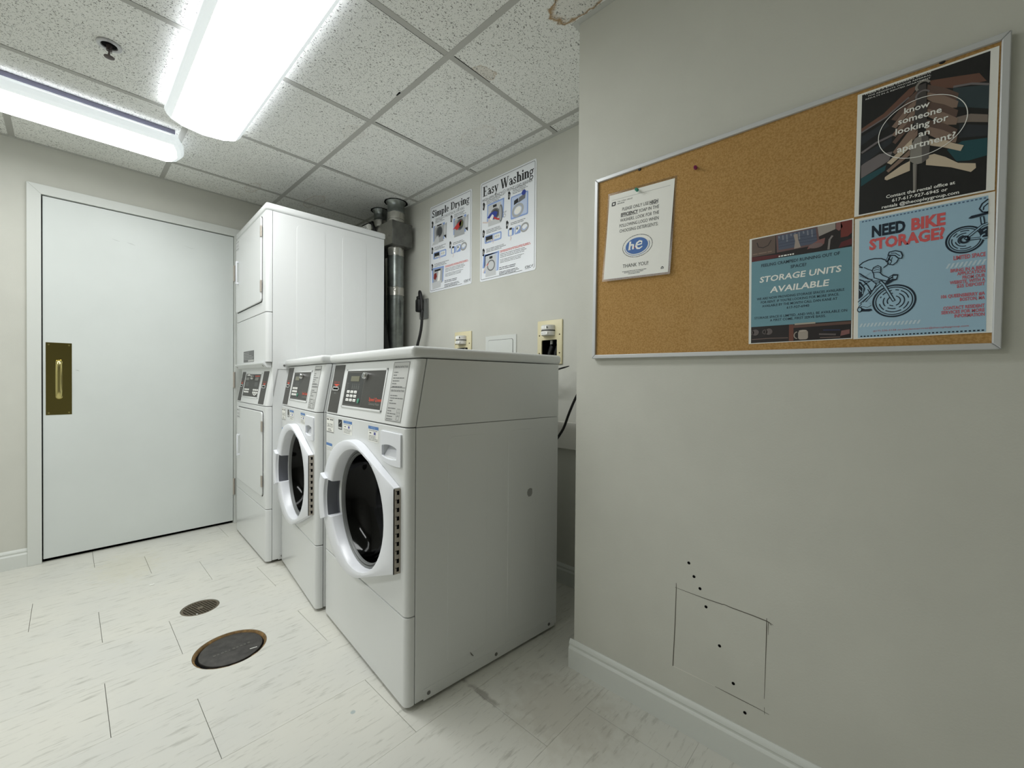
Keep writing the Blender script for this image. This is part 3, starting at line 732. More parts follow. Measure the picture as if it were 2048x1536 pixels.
def make_washer(label, loc, rz):
    W = .7294
    t = empty('washing_machine', label, 'washing machine', loc, rz, 'front load washers')
    cx, cz, R_ = -.375, .553, .246; ox, oz, r = -.322, .558, .212; hx, zt, zb = -.040, .688, .420
    # cabinet, its front panels and the slanted console housing
    g = G().box(-W, 0, .0325, .69, .014, .874, ENAMEL); cab = g.build('cabinet', t)
    cut(cab, [G().cyl((ox, -.05, oz), (0, 1, 0), .214, .55, ENAMEL, 48).build('cutter'), G().box(-.168, -.045, -.05, .07, .768, .822, ENAMEL).build('cutter')])
    add_bevel(cab, .0025)
    fp = front_piece(W, .2915, .8735).build('front_panel', t)
    cut(fp, [G().cyl((ox, -.05, oz), (0, 1, 0), .2095, .2, ENAMEL, 64).build('cutter'), G().box(-.160, -.053, -.05, .2, .772, .815, ENAMEL).build('cutter')])
    add_bevel(fp, .003, 3)
    front_piece(W, .012, .2885).build('kick_panel', t, bevel=.003, seg=3)
    con = front_piece(W, .8765, 1.089, .031, .02, 0, .037).build('console', t, bevel=.003, seg=3)
    G().prism([(.0325, .8755), (.69, .8755), (.69, 1.089), (.0705, 1.089)], -W, 0, ENAMEL, 'x').build('console_housing', t, bevel=.0015)
    G().rbox(-W-.002, .003, .017, .706, 1.0915, 1.128, .013, ENAMEL, 4).build('top_lid', t, shade=35)
    side_emboss(t, W, [(.150, .314, .082, .836), (.414, .562, .082, .836)])
    # lower rail of the right side with screws and a notch at the front
    G().box(-.0008, .0012, .062, .676, .010, .046, ENAMEL).build('bottom_rail', t, bevel=.0008)
    for y in (.081, .361, .642):
        G().lathe([(.0065, .001), (.006, .0028), (.003, .0034), (0, .0034)], (0, y, .028), (1, 0, 0), mat('dull_screw', (120, 120, 118), .5, metal=.5), 14).build('screw', t, shade=40)
    for fx in (-W+.05, -.05):
        for fy in (.10, .63): G().lathe([(.018, 0), (.020, .004), (.014, .010), (.012, .0145)], (fx, fy, 0), (0, 0, 1), RUBBER, 16, True, True).build('foot', t, shade=40)
    # round door
    out = tangent_outline(cx, cz, R_, hx, zt, zb)
    vf = lambda u: -.022-.025*(hx-u)/(hx-(cx-R_))
    ins = lambda p, d: (p[0]+(ox-p[0])*d/math.hypot(ox-p[0], oz-p[1]), p[1]+(oz-p[1])*d/math.hypot(ox-p[0], oz-p[1]))
    def rim(p, rr): a_ = math.atan2(p[1]-oz, p[0]-ox); return (ox+rr*math.cos(a_), oz+rr*math.sin(a_))
    L = [[] for _ in range(8)]; hand = []
    for p in out:
        ang = math.degrees(math.atan2(p[1]-cz, p[0]-cx)) % 360; hd = 157.5 < ang < 202.5; hand.append(hd)
        L[0].append((p[0], -.0008, p[1])); L[1].append((p[0], vf(p[0])+.009, p[1]))
        q = ins(p, .0025); L[2].append((q[0], vf(q[0])+.0022, q[1])); q = ins(p, .008); L[3].append((q[0], vf(q[0]), q[1]))
        if hd:
            q = ins(p, .045); L[4].append((q[0], vf(q[0]), q[1])); q = ins(p, .047); L[5].append((q[0], vf(q[0])+.003, q[1]))
            q = ins(p, .050); L[6].append((q[0], -.003, q[1]))
        else:
            q = rim(p, r+.010); L[4].append((q[0], vf(q[0]), q[1])); q = rim(p, r+.003); L[5].append((q[0], vf(q[0])+.002, q[1])); q = rim(p, r); L[6].append((q[0], vf(q[0])+.007, q[1]))
        q = rim(p, r-.004); L[7].append((q[0], .007, q[1]))
    g = G(); n = len(out); HREC = mat('handle_recess', (84, 86, 93), .5)
    for k in range(7):
        for i in range(n):
            j = (i+1) % n
            g.add([L[k][i], L[k][j], L[k+1][j], L[k+1][i]], [(3, 2, 1, 0)], HREC if (k >= 5 and hand[i] and hand[j]) else PLASTIC)
    door = g.build('door', t)
    bm = bmesh.new(); bm.from_mesh(door.data); bmesh.ops.remove_doubles(bm, verts=bm.verts, dist=1e-6); bm.to_mesh(door.data); bm.free()
    door.data.shade_smooth(); door.data.set_sharp_from_angle(angle=math.radians(42))
    # grab bar standing proud on the free edge
    rg = []
    for i in range(19):
        a_ = 158+44*i/18; ca, sa = math.cos(math.radians(a_)), math.sin(math.radians(a_)); pr = []
        for rr, v in ((R_+.0015, .010), (R_+.0015, -.008), (R_-.001, -.013), (R_-.006, -.0145), (R_-.038, -.0135), (R_-.044, -.010), (R_-.045, .004)):
            u = cx+rr*ca; pr.append((u, vf(u)+v, cz+rr*sa))
        rg.append(pr)
    G().loft(rg, PLASTIC).build('door_handle', door, shade=40)
    G().lathe([(.2093, -.002), (.2075, -.009), (.2045, -.0115), (.202, -.008), (.2005, -.0035), (.1985, -.0035), (.197, -.0085), (.1945, -.009), (.1925, -.005), (.1915, .004), (.191, .03)], (ox, .008, oz), (0, 1, 0), GASKET, 64).build('gasket', door, shade=50)
    gl = G().lathe([(.1915, .0), (.188, .010), (.178, .032), (.160, .052), (.126, .068), (.075, .077), (.0, .080)], (ox, .008, oz), (0, 1, 0), GLASS, 56).build('window_glass', door, shade=80)
    if sum(p.normal.y for p in gl.data.polygons) > 0: gl.data.flip_normals()
    hg = G().box(-.0405, -.0385, -.0195, -.0012, zb+.001, zt-.003, STEEL).cyl((-.0385, -.0018, zb+.001), (0, 0, 1), .0022, zt-zb-.004, STEEL, 10)
    hg.box(-.0410, -.0395, -.0222, -.0195, zb+.001, zt-.003, DARK)
    hh = (zt-zb-.004)/10
    for k in range(10):
        z = zb+.001+hh*(k+.28); hg.box(-.0385, -.0374, -.0115, -.0045, z, z+hh*.45, DARK).box(-.0385, -.0378, -.0165, -.0045, z+hh*.42, z+hh*.47, DARK)
    hg.build('door_hinge', door, shade=40)
    G().lathe([(.2085, .024), (.212, .05), (.212, .44), (.19, .46), (0, .465)], (ox, 0, oz), (0, 1, 0), DRUM, 40).build('drum', t, shade=40)
    # detergent drawer: proud plate with a scooped grip
    low = [(-.1705+(.1425)*i/10, .758-.010*math.sin(pi*(i/10)*.75)) for i in range(11)]
    pts = low+arc(-.034, .848, .006, 0, 90, 4)+arc(-.1645, .848, .006, 90, 180, 4)
    dp = G().prism(pts, -.0065, .002, PLASTIC, 'y').build('detergent_drawer', t)
    cut(dp, [G().prism([(-.158, .774)]+[(-.158+.103*i/8, .7725-.006*math.sin(pi*i/8)) for i in range(1, 8)]+[(-.055, .772), (-.055, .805)]+[(-.055-.103*i/8, .806+.006*math.sin(pi*i/8)) for i in range(1, 8)]+[(-.158, .806)], -.05, .05, PLASTIC, 'y').build('cutter')])
    add_bevel(dp, .0016)
    s = G(); r0, r1 = [], []
    cup = [(-.159, .036), (-.159, .815), (-.052, .815)]
    s.add([(-.161, -.002, .765), (-.052, -.002, .765), (-.052, .030, .816), (-.161, .030, .816)], [(0, 1, 2, 3)], PLASTIC)
    s.add([(-.1605, -.002, .765), (-.1605, .030, .816), (-.1605, -.002, .816)], [(0, 1, 2)], PLASTIC).add([(-.0525, -.002, .765), (-.0525, .030, .816), (-.0525, -.002, .816)], [(0, 2, 1)], PLASTIC)
    s.add([(-.161, -.002, .8145), (-.161, .031, .8145), (-.052, .031, .8145), (-.052, -.002, .8145)], [(0, 1, 2, 3)], PLASTIC)
    s.build('drawer_grip', dp)
    # print on the front panel
    sticker(t, 'asset_label', -.729+.018, -.622, .797, .861, 'asset')
    sticker(t, 'energy_label', -.570, -.531, .821, .860, 'dark')
    sticker(t, 'notice_label', -.515, -.428, .808, .860, 'notice')
    sticker(t, 'notice_label', -.279, -.197, .806, .860, 'notice')
    sticker(t, 'notice_label', -.711, -.641, .722, .752, 'blue')
    # console face: coin panel, controls, instructions
    cf = bpy.data.objects.new('console_face', None)
    def onface(o): o.location = (0, 0, .8765); o.rotation_euler = (TILT, 0, 0)
    class Face:  # collects what is mounted on the slanted face and hangs it on the console
        pass
    before = set(con.children)
    coin_panel(con, -.702, -.589, -.684, -.611)
    g = G(); x0, x1, z0, z1 = -.556, -.190, .034, .188
    for q in ((x0, x0+.009, z0, z1), (x1-.009, x1, z0, z1), (x0, x1, z0, z0+.008), (x0, x1, z1-.008, z1)): g.rbox(q[0], q[1], -.0026, .001, q[2], q[3], .0012, ENAMEL, 2)
    g.build('control_bezel', con, shade=40)
    cp = Art(); cp.box(x0+.008, x1-.008, -.0008, .001, z0+.007, z1-.007, PANELG)
    cp.stroke(rrect(-.543, -.372, .046, .175, .003), .0016, mat('panel_line', (120, 118, 114), .5), 9, True)
    cp.rect(-.542, .047, -.373, .174, mat('charcoal_keypad', (54, 55, 54), .45), 8)
    cp.text('Speed Queen', -.304, .070, .102, .0125, REDI, 9, .025)
    cp.text('Commercial Washer', -.302, .056, .088, .0085, mat('mid_grey_print', (136, 136, 132), .5), 9, .01)
    cp.fine(-.535, .105, -.515, .135, 4, INKG, 9, .4, .5, 1)
    for i in range(4): cp.rect(-.481+i*.020, .108, -.471+i*.020, .124, mat('dim_legend', (92, 94, 92), .5), 9); cp.rect(-.480+i*.02, .127, -.473+i*.02, .130, INKG, 9)
    cp.build('control_panel', con)
    G().rbox(-.501, -.419, -.0022, .001, .139, .160, .001, LCD, 1).build('lcd_display', con)
    a = Art(); keypad(a, -.518, .0925, 3, 3, .0355, .016, .0265, .0105); a.build('keypad', con)
    G().lathe([(.0095, -.001), (.0095, -.003), (.008, -.0036), (0, -.0036)], (-.397, 0, .065), (0, 1, 0), GREENB, 18).build('start_button', con, shade=40)
    key_lock(con, -.354, .160)
    a = Art(); a.box(-.153, -.044, -.0010, .001, .011, .208, GREYL); L_ = 10
    a.stroke(rrect(-.151, -.046, .013, .206, .004), .0018, INKG, L_, True)
    a.text('OPERATING INSTRUCTIONS', -.144, .187, .092, .0065, INKG, L_, .02); a.rect(-.149, .1205, -.048, .1225, INKG, L_); a.text('OPERATING INSTRUCTIONS', -.144, .108, .092, .0065, INKG, L_, .02)
    for i, w in enumerate((.030, .024, .078, .046, .032, .074)): a.fine(-.142, .170-i*.0095, -.142+w, .1745-i*.0095, 1, INKG, L_, .75, 0)
    for i, w in enumerate((.050, .090, .022, .050)): a.fine(-.142, .093-i*.0085, -.142+w, .0972-i*.0085, 1, INKG, L_, .75, 0)
    for i, w in enumerate((.052, .026, .058, .040, .042)): a.fine(-.144, .0515-i*.0088, -.144+w, .0555-i*.0088, 1, INKG, L_, .75, 0)
    a.stroke(rrect(-.079, -.058, .018, .053, .0015), .0012, INKG, L_, True); a.stroke([(-.079, .041), (-.058, .041)], .001, INKG, L_); a.stroke([(-.079, .030), (-.058, .030)], .001, INKG, L_); a.stroke([(-.074, .022), (-.068, .036), (-.063, .033)], .001, INKG, L_)
    a.stroke([(-.0685, .030), (-.0685, .053)], .0008, INKG, L_)
    a.build('instruction_plate', con)
    for o in con.children:
        if o not in before: onface(o)
    bpy.data.objects.remove(cf)
    return t

def copy_tree(o, parent=None):
    c = o.copy(); C.objects.link(c)
    if parent: c.parent = parent
    for ch in list(o.children): copy_tree(ch, c)
    return c

w1 = make_washer('white front load washing machine at the end of the row, whole right side showing', (-1.0933, .7026, 0), -.0809)
w2 = copy_tree(w1); w2.location = (-1.856, .738, 0); w2.rotation_euler = (0, 0, -.115); w2.scale = (.925, 1, 1)
w2['label'] = 'white front load washing machine squeezed between the tall stacked dryer and another washer'
# marks only the end machine has
SMG = mat('grey_smudge', (150, 150, 148), .6)
a = Art()
a.poly([(.526+dx, .589+dz) for dx, dz in ((-.014, .002), (-.010, .012), (.002, .016), (.013, .012), (.014, -.006), (.008, -.016), (-.006, -.017), (-.013, -.008))], SMG, 1)
a.build('smudge', w1, (.0013, 0, 0), (0, 0, pi/2))
a = Art(); a.stroke([(.243, .088), (.250, .076), (.258, .067)], [.0006, .004, .002], mat('scratch', (110, 110, 106), .6), 1)
a.build('scratch', w1, (.0013, 0, 0), (0, 0, pi/2))

def make_dryer():
    W = .722
    t = empty('stacked_dryer', 'tall white stacked dryer with two square doors beside the white room door', 'dryer', (-2.5333, .74, 0), -.0446)
    G().box(-W, 0, .0325, .69, .014, 1.944, ENAMEL).build('cabinet', t, bevel=.0025)
    G().rbox(-W-.002, .003, -.003, .70, 1.9465, 1.986, .012, ENAMEL, 4).build('top_lid', t, shade=35)
    side_emboss(t, W, [(.154, .312, 1.13, 1.903), (.414, .567, 1.13, 1.903), (.154, .312, .08, .836)])
    def panel(z0, z1, d=.031, name='front_panel'): return front_piece(W, z0, z1, d).build(name, t, bevel=.003, seg=3)
    up = panel(1.3895, 1.9445); mid = panel(1.113, 1.3865); lowr = panel(.301, .866); panel(.012, .2985, name='kick_panel')
    # slanted lip under the middle panel
    G().prism([(-.012, 1.1115), (.031, 1.1115), (.031, 1.083), (.010, 1.083), (-.012, 1.104)], -W+.01, -.018, ENAMEL, 'x').build('console_lip', t, bevel=.002)
    for sx in (-W+.035, -.06): G().lathe([(.006, 0), (.005, .002), (0, .0025)], (sx, .000, 1.0935), (0, -.69, -.72), mat('dull_screw', (120, 120, 118), .5, metal=.5), 12).build('screw', t, shade=40)
    con = front_piece(W, .869, 1.080, .031, .02, 0, .036).build('console', t, bevel=.003, seg=3)
    G().prism([(.060, 1.075), (.20, 1.075), (.20, 1.112), (.060, 1.112)], .0005, .0025, ENAMEL, 'x').build('side_bracket', t, bevel=.0008)
    G().lathe([(.006, 0), (.0055, .002), (0, .0026)], (.0025, .09, 1.096), (1, 0, 0), mat('dull_screw', (120, 120, 118), .5, metal=.5), 12).build('screw', t, shade=40)
    G().box(-.0008, .0012, .062, .676, .010, .046, ENAMEL).build('bottom_rail', t, bevel=.0008)
    G().lathe([(.0065, .001), (.006, .0028), (0, .0034)], (0, .081, .028), (1, 0, 0), _M['dull_screw'], 14).build('screw', t, shade=40)
    for fx in (-W+.05, -.05):
        for fy in (.10, .63): G().lathe([(.018, 0), (.020, .004), (.014, .010), (.012, .0145)], (fx, fy, 0), (0, 0, 1), RUBBER, 16, True, True).build('foot', t, shade=40)
    # the two square doors, each in a shallow dark reveal
    def door(x0, x1, z0, z1, hz, handle, stick):
        G().prism(rrect(x0-.0035, x1+.0035, z0-.0035, z1+.0035, .022, 6), -.0006, .002, SEAM, 'y').build('door_reveal', t)
        d = G().prism(rrect(x0, x1, z0, z1, .020, 6), -.0095, -.0004, ENAMEL, 'y').build('door', t, bevel=.004, seg=3)
        for z in hz:
            h = G().box(x1-.012, x1+.003, -.0110, -.0095, z[0], z[1], STEEL).cyl((x1+.004, -.0078, z[0]), (0, 0, 1), .0035, z[1]-z[0], STEEL, 10)
            h.build('door_hinge', d, shade=40)
        hx, h0, h1 = handle
        pr = [(-.0095, h1+.004), (-.022, h1+.002), (-.0255, h1-.010), (-.0255, h0+.010), (-.022, h0-.002), (-.0095, h0-.004)]
        rg = []
        for (yy, zz), w in zip(pr, (.016, .015, .012, .012, .015, .016)):
            rg.append([(hx-w/2, yy, zz), (hx+w/2, yy, zz), (hx+w/2, yy+.007, zz+(.0 if abs(zz-(h0+h1)/2) < .06 else .0)), (hx-w/2, yy+.007, zz)])
        g = G().rbox(hx-.008, hx+.008, -.026, -.019, h0, h1, .003, PLASTIC, 2).rbox(hx-.008, hx+.008, -.024, -.0093, h1-.012, h1, .003, PLASTIC, 2).rbox(hx-.008, hx+.008, -.024, -.0093, h0, h0+.012, .003, PLASTIC, 2)
        g.build('door_handle', d, shade=40)
        a = Art(); X0, X1, Z0, Z1 = stick
        a.rect(X0, Z0, X1, Z1, mat('faded_label', (214, 216, 216), .4), 2); a.fine(X0+.005, Z1-.016, X1-.005, Z1-.004, 1, INKL, 3, .7, .1)
        a.text('28-GKO', 0, (Z0+Z1)/2-.008, (X1-X0)*.7, .014, INKL, 3, .01, centre=(X0+X1)/2); a.fine(X0+.008, Z0+.004, X1-.008, Z0+.016, 1, INKL, 3, .7, .1)
        a.build('asset_label', d, (0, -.0097, 0))
        return d
    door(-.690, -.075, 1.452, 1.925, ((1.505, 1.569), (1.811, 1.872)), (-.612, 1.630, 1.778), (-.683, -.60, 1.852, 1.918))
    door(-.658, -.052, .366, .836, ((.420, .482), (.727, .785)), (-.578, .526, .664), (-.650, -.568, .765, .828))
    # rating plate
    a = Art(); a.rect(-.514, 1.121, -.259, 1.189, INKG, 2); a.fine(-.505, 1.135, -.268, 1.183, 5, INKL, 3, .45, .5); a.rect(-.40, 1.124, -.262, 1.134, GREYL, 3)
    a.build('rating_plate', t, (0, -.0002, 0))
    before = set(con.children)
    coin_panel(con, -.690, -.606, -.684, -.618); coin_panel(con, -.172, -.062, -.150, -.078)
    g = G(); x0, x1, z0, z1 = -.590, -.205, .034, .189
    for q in ((x0, x0+.009, z0, z1), (x1-.009, x1, z0, z1), (x0, x1, z0, z0+.008), (x0, x1, z1-.008, z1)): g.rbox(q[0], q[1], -.0026, .001, q[2], q[3], .0012, ENAMEL, 2)
    g.build('control_bezel', con, shade=40)
    cp = Art(); cp.box(x0+.008, x1-.008, -.0008, .001, z0+.007, z1-.007, PANELG)
    cp.poly([(-.565, .172), (-.455, .172), (-.51, .181)], WHITEI, 9); cp.poly([(-.344, .062), (-.236, .062), (-.29, .050)], WHITEI, 9); cp.poly([(-.305, .060), (-.275, .060), (-.29, .0545)], PANELG, 10)
    cp.rect(-.353, .1665, -.243, .172, REDI, 9); cp.stroke([(-.395, .05), (-.395, .17)], .0012, INKG, 9)
    cp.fine(-.565, .052, -.43, .058, 1, INKG, 9, .5, .1)
    for c in (-.565, -.345): cp.rect(c+.015, .106, c+.085, .132, mat('dim_legend', (92, 94, 92), .5), 9)
    cp.build('control_panel', con)
    for c in (-.563, -.340): G().rbox(c, c+.080, -.0022, .001, .143, .161, .001, mat('lcd_grey', (112, 112, 106), .3), 1).build('lcd_display', con)
    for c in (-.556, -.340):
        a = Art(); keypad(a, c, .0795, 3, 2, .042, .0155, .032, .0100); a.build('keypad', con)
    key_lock(con, -.385, .160)
    for o in con.children:
        if o not in before: o.location = (0, 0, .869); o.rotation_euler = (TILT, 0, 0)
    return t
make_dryer()

# ------------------------------------------------------------------ exhaust duct behind the stacked dryer
du = empty('exhaust_duct', 'grey metal dryer exhaust duct with foil tape rising behind the stacked dryer', 'duct', (-2.645, 1.60, 0))
G().lathe([(.0575, .30), (.0575, 1.585), (.0590, 1.586), (.0590, 1.60), (.0575, 1.601), (.0575, 1.955)], (0, 0, 0), (0, 0, 1), GALV, 40).build('duct_pipe', du, shade=40)
def tape(z0, z1, r, cx=0, cy=0):
    rg = []; N = 40
    for k in range(7):
        z = z0+(z1-z0)*k/6
        rg.append([((r+.0006+random.uniform(0, .0012))*math.cos(2*pi*i/N)+cx, (r+.0006+random.uniform(0, .0012))*math.sin(2*pi*i/N)+cy, z+(random.uniform(-.003, .003) if k in (0, 6) else 0)) for i in range(N)])
    G().loft(rg, FOIL, False, False).build('foil_tape', du, shade=60)
tape(1.895, 1.957, .0575); tape(1.615, 1.672, .0585)
G().rbox(-.290, .085, -.078, .085, 1.957, 2.122, .004, GALVD, 1).build('duct_box', du, shade=40)
# crinkled foil over the front of the box
nx_, nz_ = 14, 9; vs = []; fs = []
for i in range(nx_+1):
    for k in range(nz_+1):
        e = .0 if i in (0, nx_) or k in (0, nz_) else random.uniform(0, .0035)
        vs.append((-.288+.372*i/nx_, -.0788-e, 1.959+.161*k/nz_))
for i in range(nx_):
    for k in range(nz_):
        a_ = i*(nz_+1)+k; fs.append((a_, a_+nz_+1, a_+nz_+2, a_+1))
G().add(vs, fs, FOIL).build('foil_wrap', du, shade=25)
for (cx, cy, r) in ((0, 0, .0585), (-.215, .0, .047)):
    g = G().lathe([(r, 2.121), (r, 2.150), (r+.002, 2.152), (r, 2.155), (r, 2.205), (r+.003, 2.208), (r, 2.212), (r, 2.262), (r+.011, 2.2785), (r+.0115, 2.2795)], (cx, cy, 0), (0, 0, 1), GALV, 36)
    g.build('duct_collar', du, shade=40); tape(2.124, 2.20, r, cx, cy)
    rg = [[((rr+random.uniform(-.002, .004))*math.cos(2*pi*i/30)+cx, (rr+random.uniform(-.002, .004))*math.sin(2*pi*i/30)+cy, 2.2795) for i in range(30)] for rr in (r+.008, r+.022)]
    G().loft(rg, DARK, False, False).build('ceiling_cutout', du)
G().rbox(-.285, -.155, -.128, -.105, 2.03, 2.138, .003, PAPER, 1).build('label_plate', du, shade=40)
a = Art(); a.fine(-.278, 2.085, -.165, 2.132, 4, INKG, 2, .4); a.build('label_print', du, (0, -.1282, 0))
G().tube([(-.30, -.09, 2.16), (-.15, -.098, 2.15), (-.145, -.085, 2.10), (-.15, -.082, 1.99)], .012, RUBBER).build('cable', du, shade=60)
# black flexible hose in the gap beside the pipe
G().tube([(.095, -.08, 1.05), (.025, -.10, 1.20), (-.015, -.11, 1.45), (-.045, -.10, 1.75), (-.105, -.07, 1.96)], .040, RUBBER, 14).build('flexible_hose', du, shade=60)

# ------------------------------------------------------------------ back wall fittings
outs = ((-2.109, 1.099), (-1.4155, 1.107))
cut(bpy.data.objects['wall_back'], [G().box(ox_+.026, ox_+.133, YB-.05, YB+.075, oz_+.018, oz_+.130, WALL).build('cutter') for ox_, oz_ in outs])
def outlet(ox_, oz_, label):
    t = empty('washer_outlet_box', label, 'outlet box', (ox_, YB, oz_), 0, 'ivory water outlet boxes')
    W_, H_ = .1615, .229
    p = G().rbox(0, W_, -.009, 0, 0, H_, .004, IVORY, 2).build('cover_plate', t, shade=40)
    cut(p, [G().prism(rrect(.029, .130, .021, .127, .006, 4), -.05, .05, IVORY, 'y').build('cutter')])
    g = G(); g.box(.027, .132, .070, .073, .019, .129, DARK).box(.027, .029, -.002, .071, .019, .129, RUBBER).box(.130, .132, -.002, .071, .019, .129, RUBBER).box(.027, .132, -.002, .071, .127, .129, RUBBER).box(.027, .132, -.002, .071, .019, .021, RUBBER)
    g.build('recess_box', t)
    for sx in (.060, .102):
        G().tube([(sx, .02, .02), (sx+.004, .016, .06), (sx+.014, .02, .095), (sx+.014, .02, .106)], .011, RUBBER, 12).build('water_hose', t, shade=60)
        G().cyl((sx+.014, .02, .104), (0, 0, 1), .0075, .022, mat('valve_white', (206, 206, 200), .35), 12).build('valve_stem', t, shade=40)
    k = G()
    k.lathe([(.0, .176), (.0395, .176), (.0395, .199), (.037, .2015), (0, .2015)], (.078, -.009, 0), (0, 0, 1), mat('knob_white', (216, 214, 208), .35), 32)
    k.lathe([(.0, .171), (.0402, .171), (.0402, .1755), (0, .1755)], (.078, -.009, 0), (0, 0, 1), RUBBER, 32)
    k.lathe([(.0, .147), (.036, .147), (.039, .150), (.0395, .1705), (0, .1705)], (.078, -.009, 0), (0, 0, 1), _M['knob_white'], 32)
    ob = k.build('valve_knob', t, shade=40)
    a = Art(); a.rect(.058, .181, .094, .1965, WHITEI, 1); a.poly([(.092, .182), (.092, .195), (.101, .1885)], INK, 2); a.rect(.056, .152, .098, .166, WHITEI, 1); a.fine(.060, .157, .090, .161, 1, INKL, 2, .8, .1)
    a.build('knob_label', t, (0, -.0482, 0))
    for sx, sz in ((.015, .152), (.146, .152), (.015, .058), (.146, .058)):
        G().lathe([(.0042, 0), (.0036, -.0014), (0, -.0018)], (sx, -.009, sz), (0, 1, 0), mat('antique_screw', (96, 84, 62), .4, metal=.6), 12).build('screw', t, shade=40)
outlet(*outs[0], 'ivory water outlet box with white knob, the farther one, nearer the black power plug')
outlet(*outs[1], 'ivory water outlet box with white knob above the rear of the end washer')
ap = empty('access_panel', 'white square access panel on the wall between two ivory outlet boxes', 'panel', (-1.822, YB, 1.032))
p = G().rbox(0, .250, -.005, 0, 0, .251, .002, TRIM, 1).build('panel_frame', ap, shade=40)
G().prism(rrect(.0235, .2275, .022, .2265, .012), -.0054, -.0045, SEAM, 'y').build('panel_gap', ap)
G().prism(rrect(.0255, .2255, .024, .2245, .011), -.0075, -.0050, TRIM, 'y').build('panel_door', ap, bevel=.001)
pc_ = empty('power_cord', 'thick black power cord plugged into the wall behind the end washer', 'power cord', (-2.47, YB, 1.45))
g = G().rbox(-.025, .025, -.052, -.010, .045, .135, .010, RUBBER, 3).rbox(-.018, .018, -.046, -.016, .125, .158, .008, RUBBER, 3)
for k in range(4): g.rbox(-.019, .019, -.047, -.015, .128+k*.007, .132+k*.007, .0015, RUBBER, 1)
g.build('plug', pc_, shade=40)
pts = [(0, -.031, .15)]
ctrl = [(0, -.031, .15), (.004, -.034, .172), (.022, -.045, .183), (.045, -.055, .172), (.062, -.06, .14), (.073, -.062, .09), (.078, -.062, .03), (.074, -.063, -.05), (.060, -.066, -.12), (.036, -.07, -.19), (.01, -.08, -.30), (0, -.09, -.45)]
def smooth_path(P, k=5):
    P = [Vector(p) for p in P]; o = []
    for i in range(len(P)-1):
        p0, p1, p2, p3 = P[max(i-1, 0)], P[i], P[i+1], P[min(i+2, len(P)-1)]
        for j in range(k):
            t_ = j/k; o.append(.5*((2*p1)+(p2-p0)*t_+(2*p0-5*p1+4*p2-p3)*t_*t_+(3*p1-p0-3*p2+p3)*t_**3))
    o.append(P[-1]); return o
G().tube(smooth_path(ctrl), .0095, RUBBER, 12).build('cord', pc_, shade=60)
wo = G().rbox(-2.501, -2.404, YB-.010, YB, 1.448, 1.588, .003, mat('grey_outlet_plate', (136, 138, 136), .4, metal=.3), 2).build('wall_outlet', None, shade=40)
tag(wo, 'grey metal wall outlet plate under the black plug', 'outlet')
cb = G().tube(smooth_path([(-1.36, YB+.002, 1.03), (-1.33, 1.62, 1.03), (-1.24, 1.62, 1.07), (-1.175, 1.66, 1.094)]), [.0042]*14+[.0030, .0018], RUBBER, 8).build('loose_cable', None, shade=60)
tag(cb, 'short cut-off black cable sticking out behind the end washer', 'cable')
cb = G().tube([(-1.30, YB+.002, 1.03), (-1.29, 1.68, 1.02), (-1.255, 1.64, 1.018)], .0028, RUBBER, 8).build('loose_cable', None, shade=60)
tag(cb, 'tiny black wire stub behind the end washer, below the longer cable end', 'cable')
cb = G().tube(smooth_path([(XC-.006, 1.60, 1.12), (-.93, 1.60, 1.06), (-1.05, 1.60, 1.0), (-1.095, 1.605, .95), (-1.135, 1.605, .87), (-1.165, 1.605, .80), (-1.20, 1.60, .745), (-1.25, 1.595, .675), (-1.28, 1.59, .60)]), .0062, RUBBER, 10).build('hanging_cable', None, shade=60)
tag(cb, 'long black cable hanging in the gap between end washer and corner of the wall', 'cable')

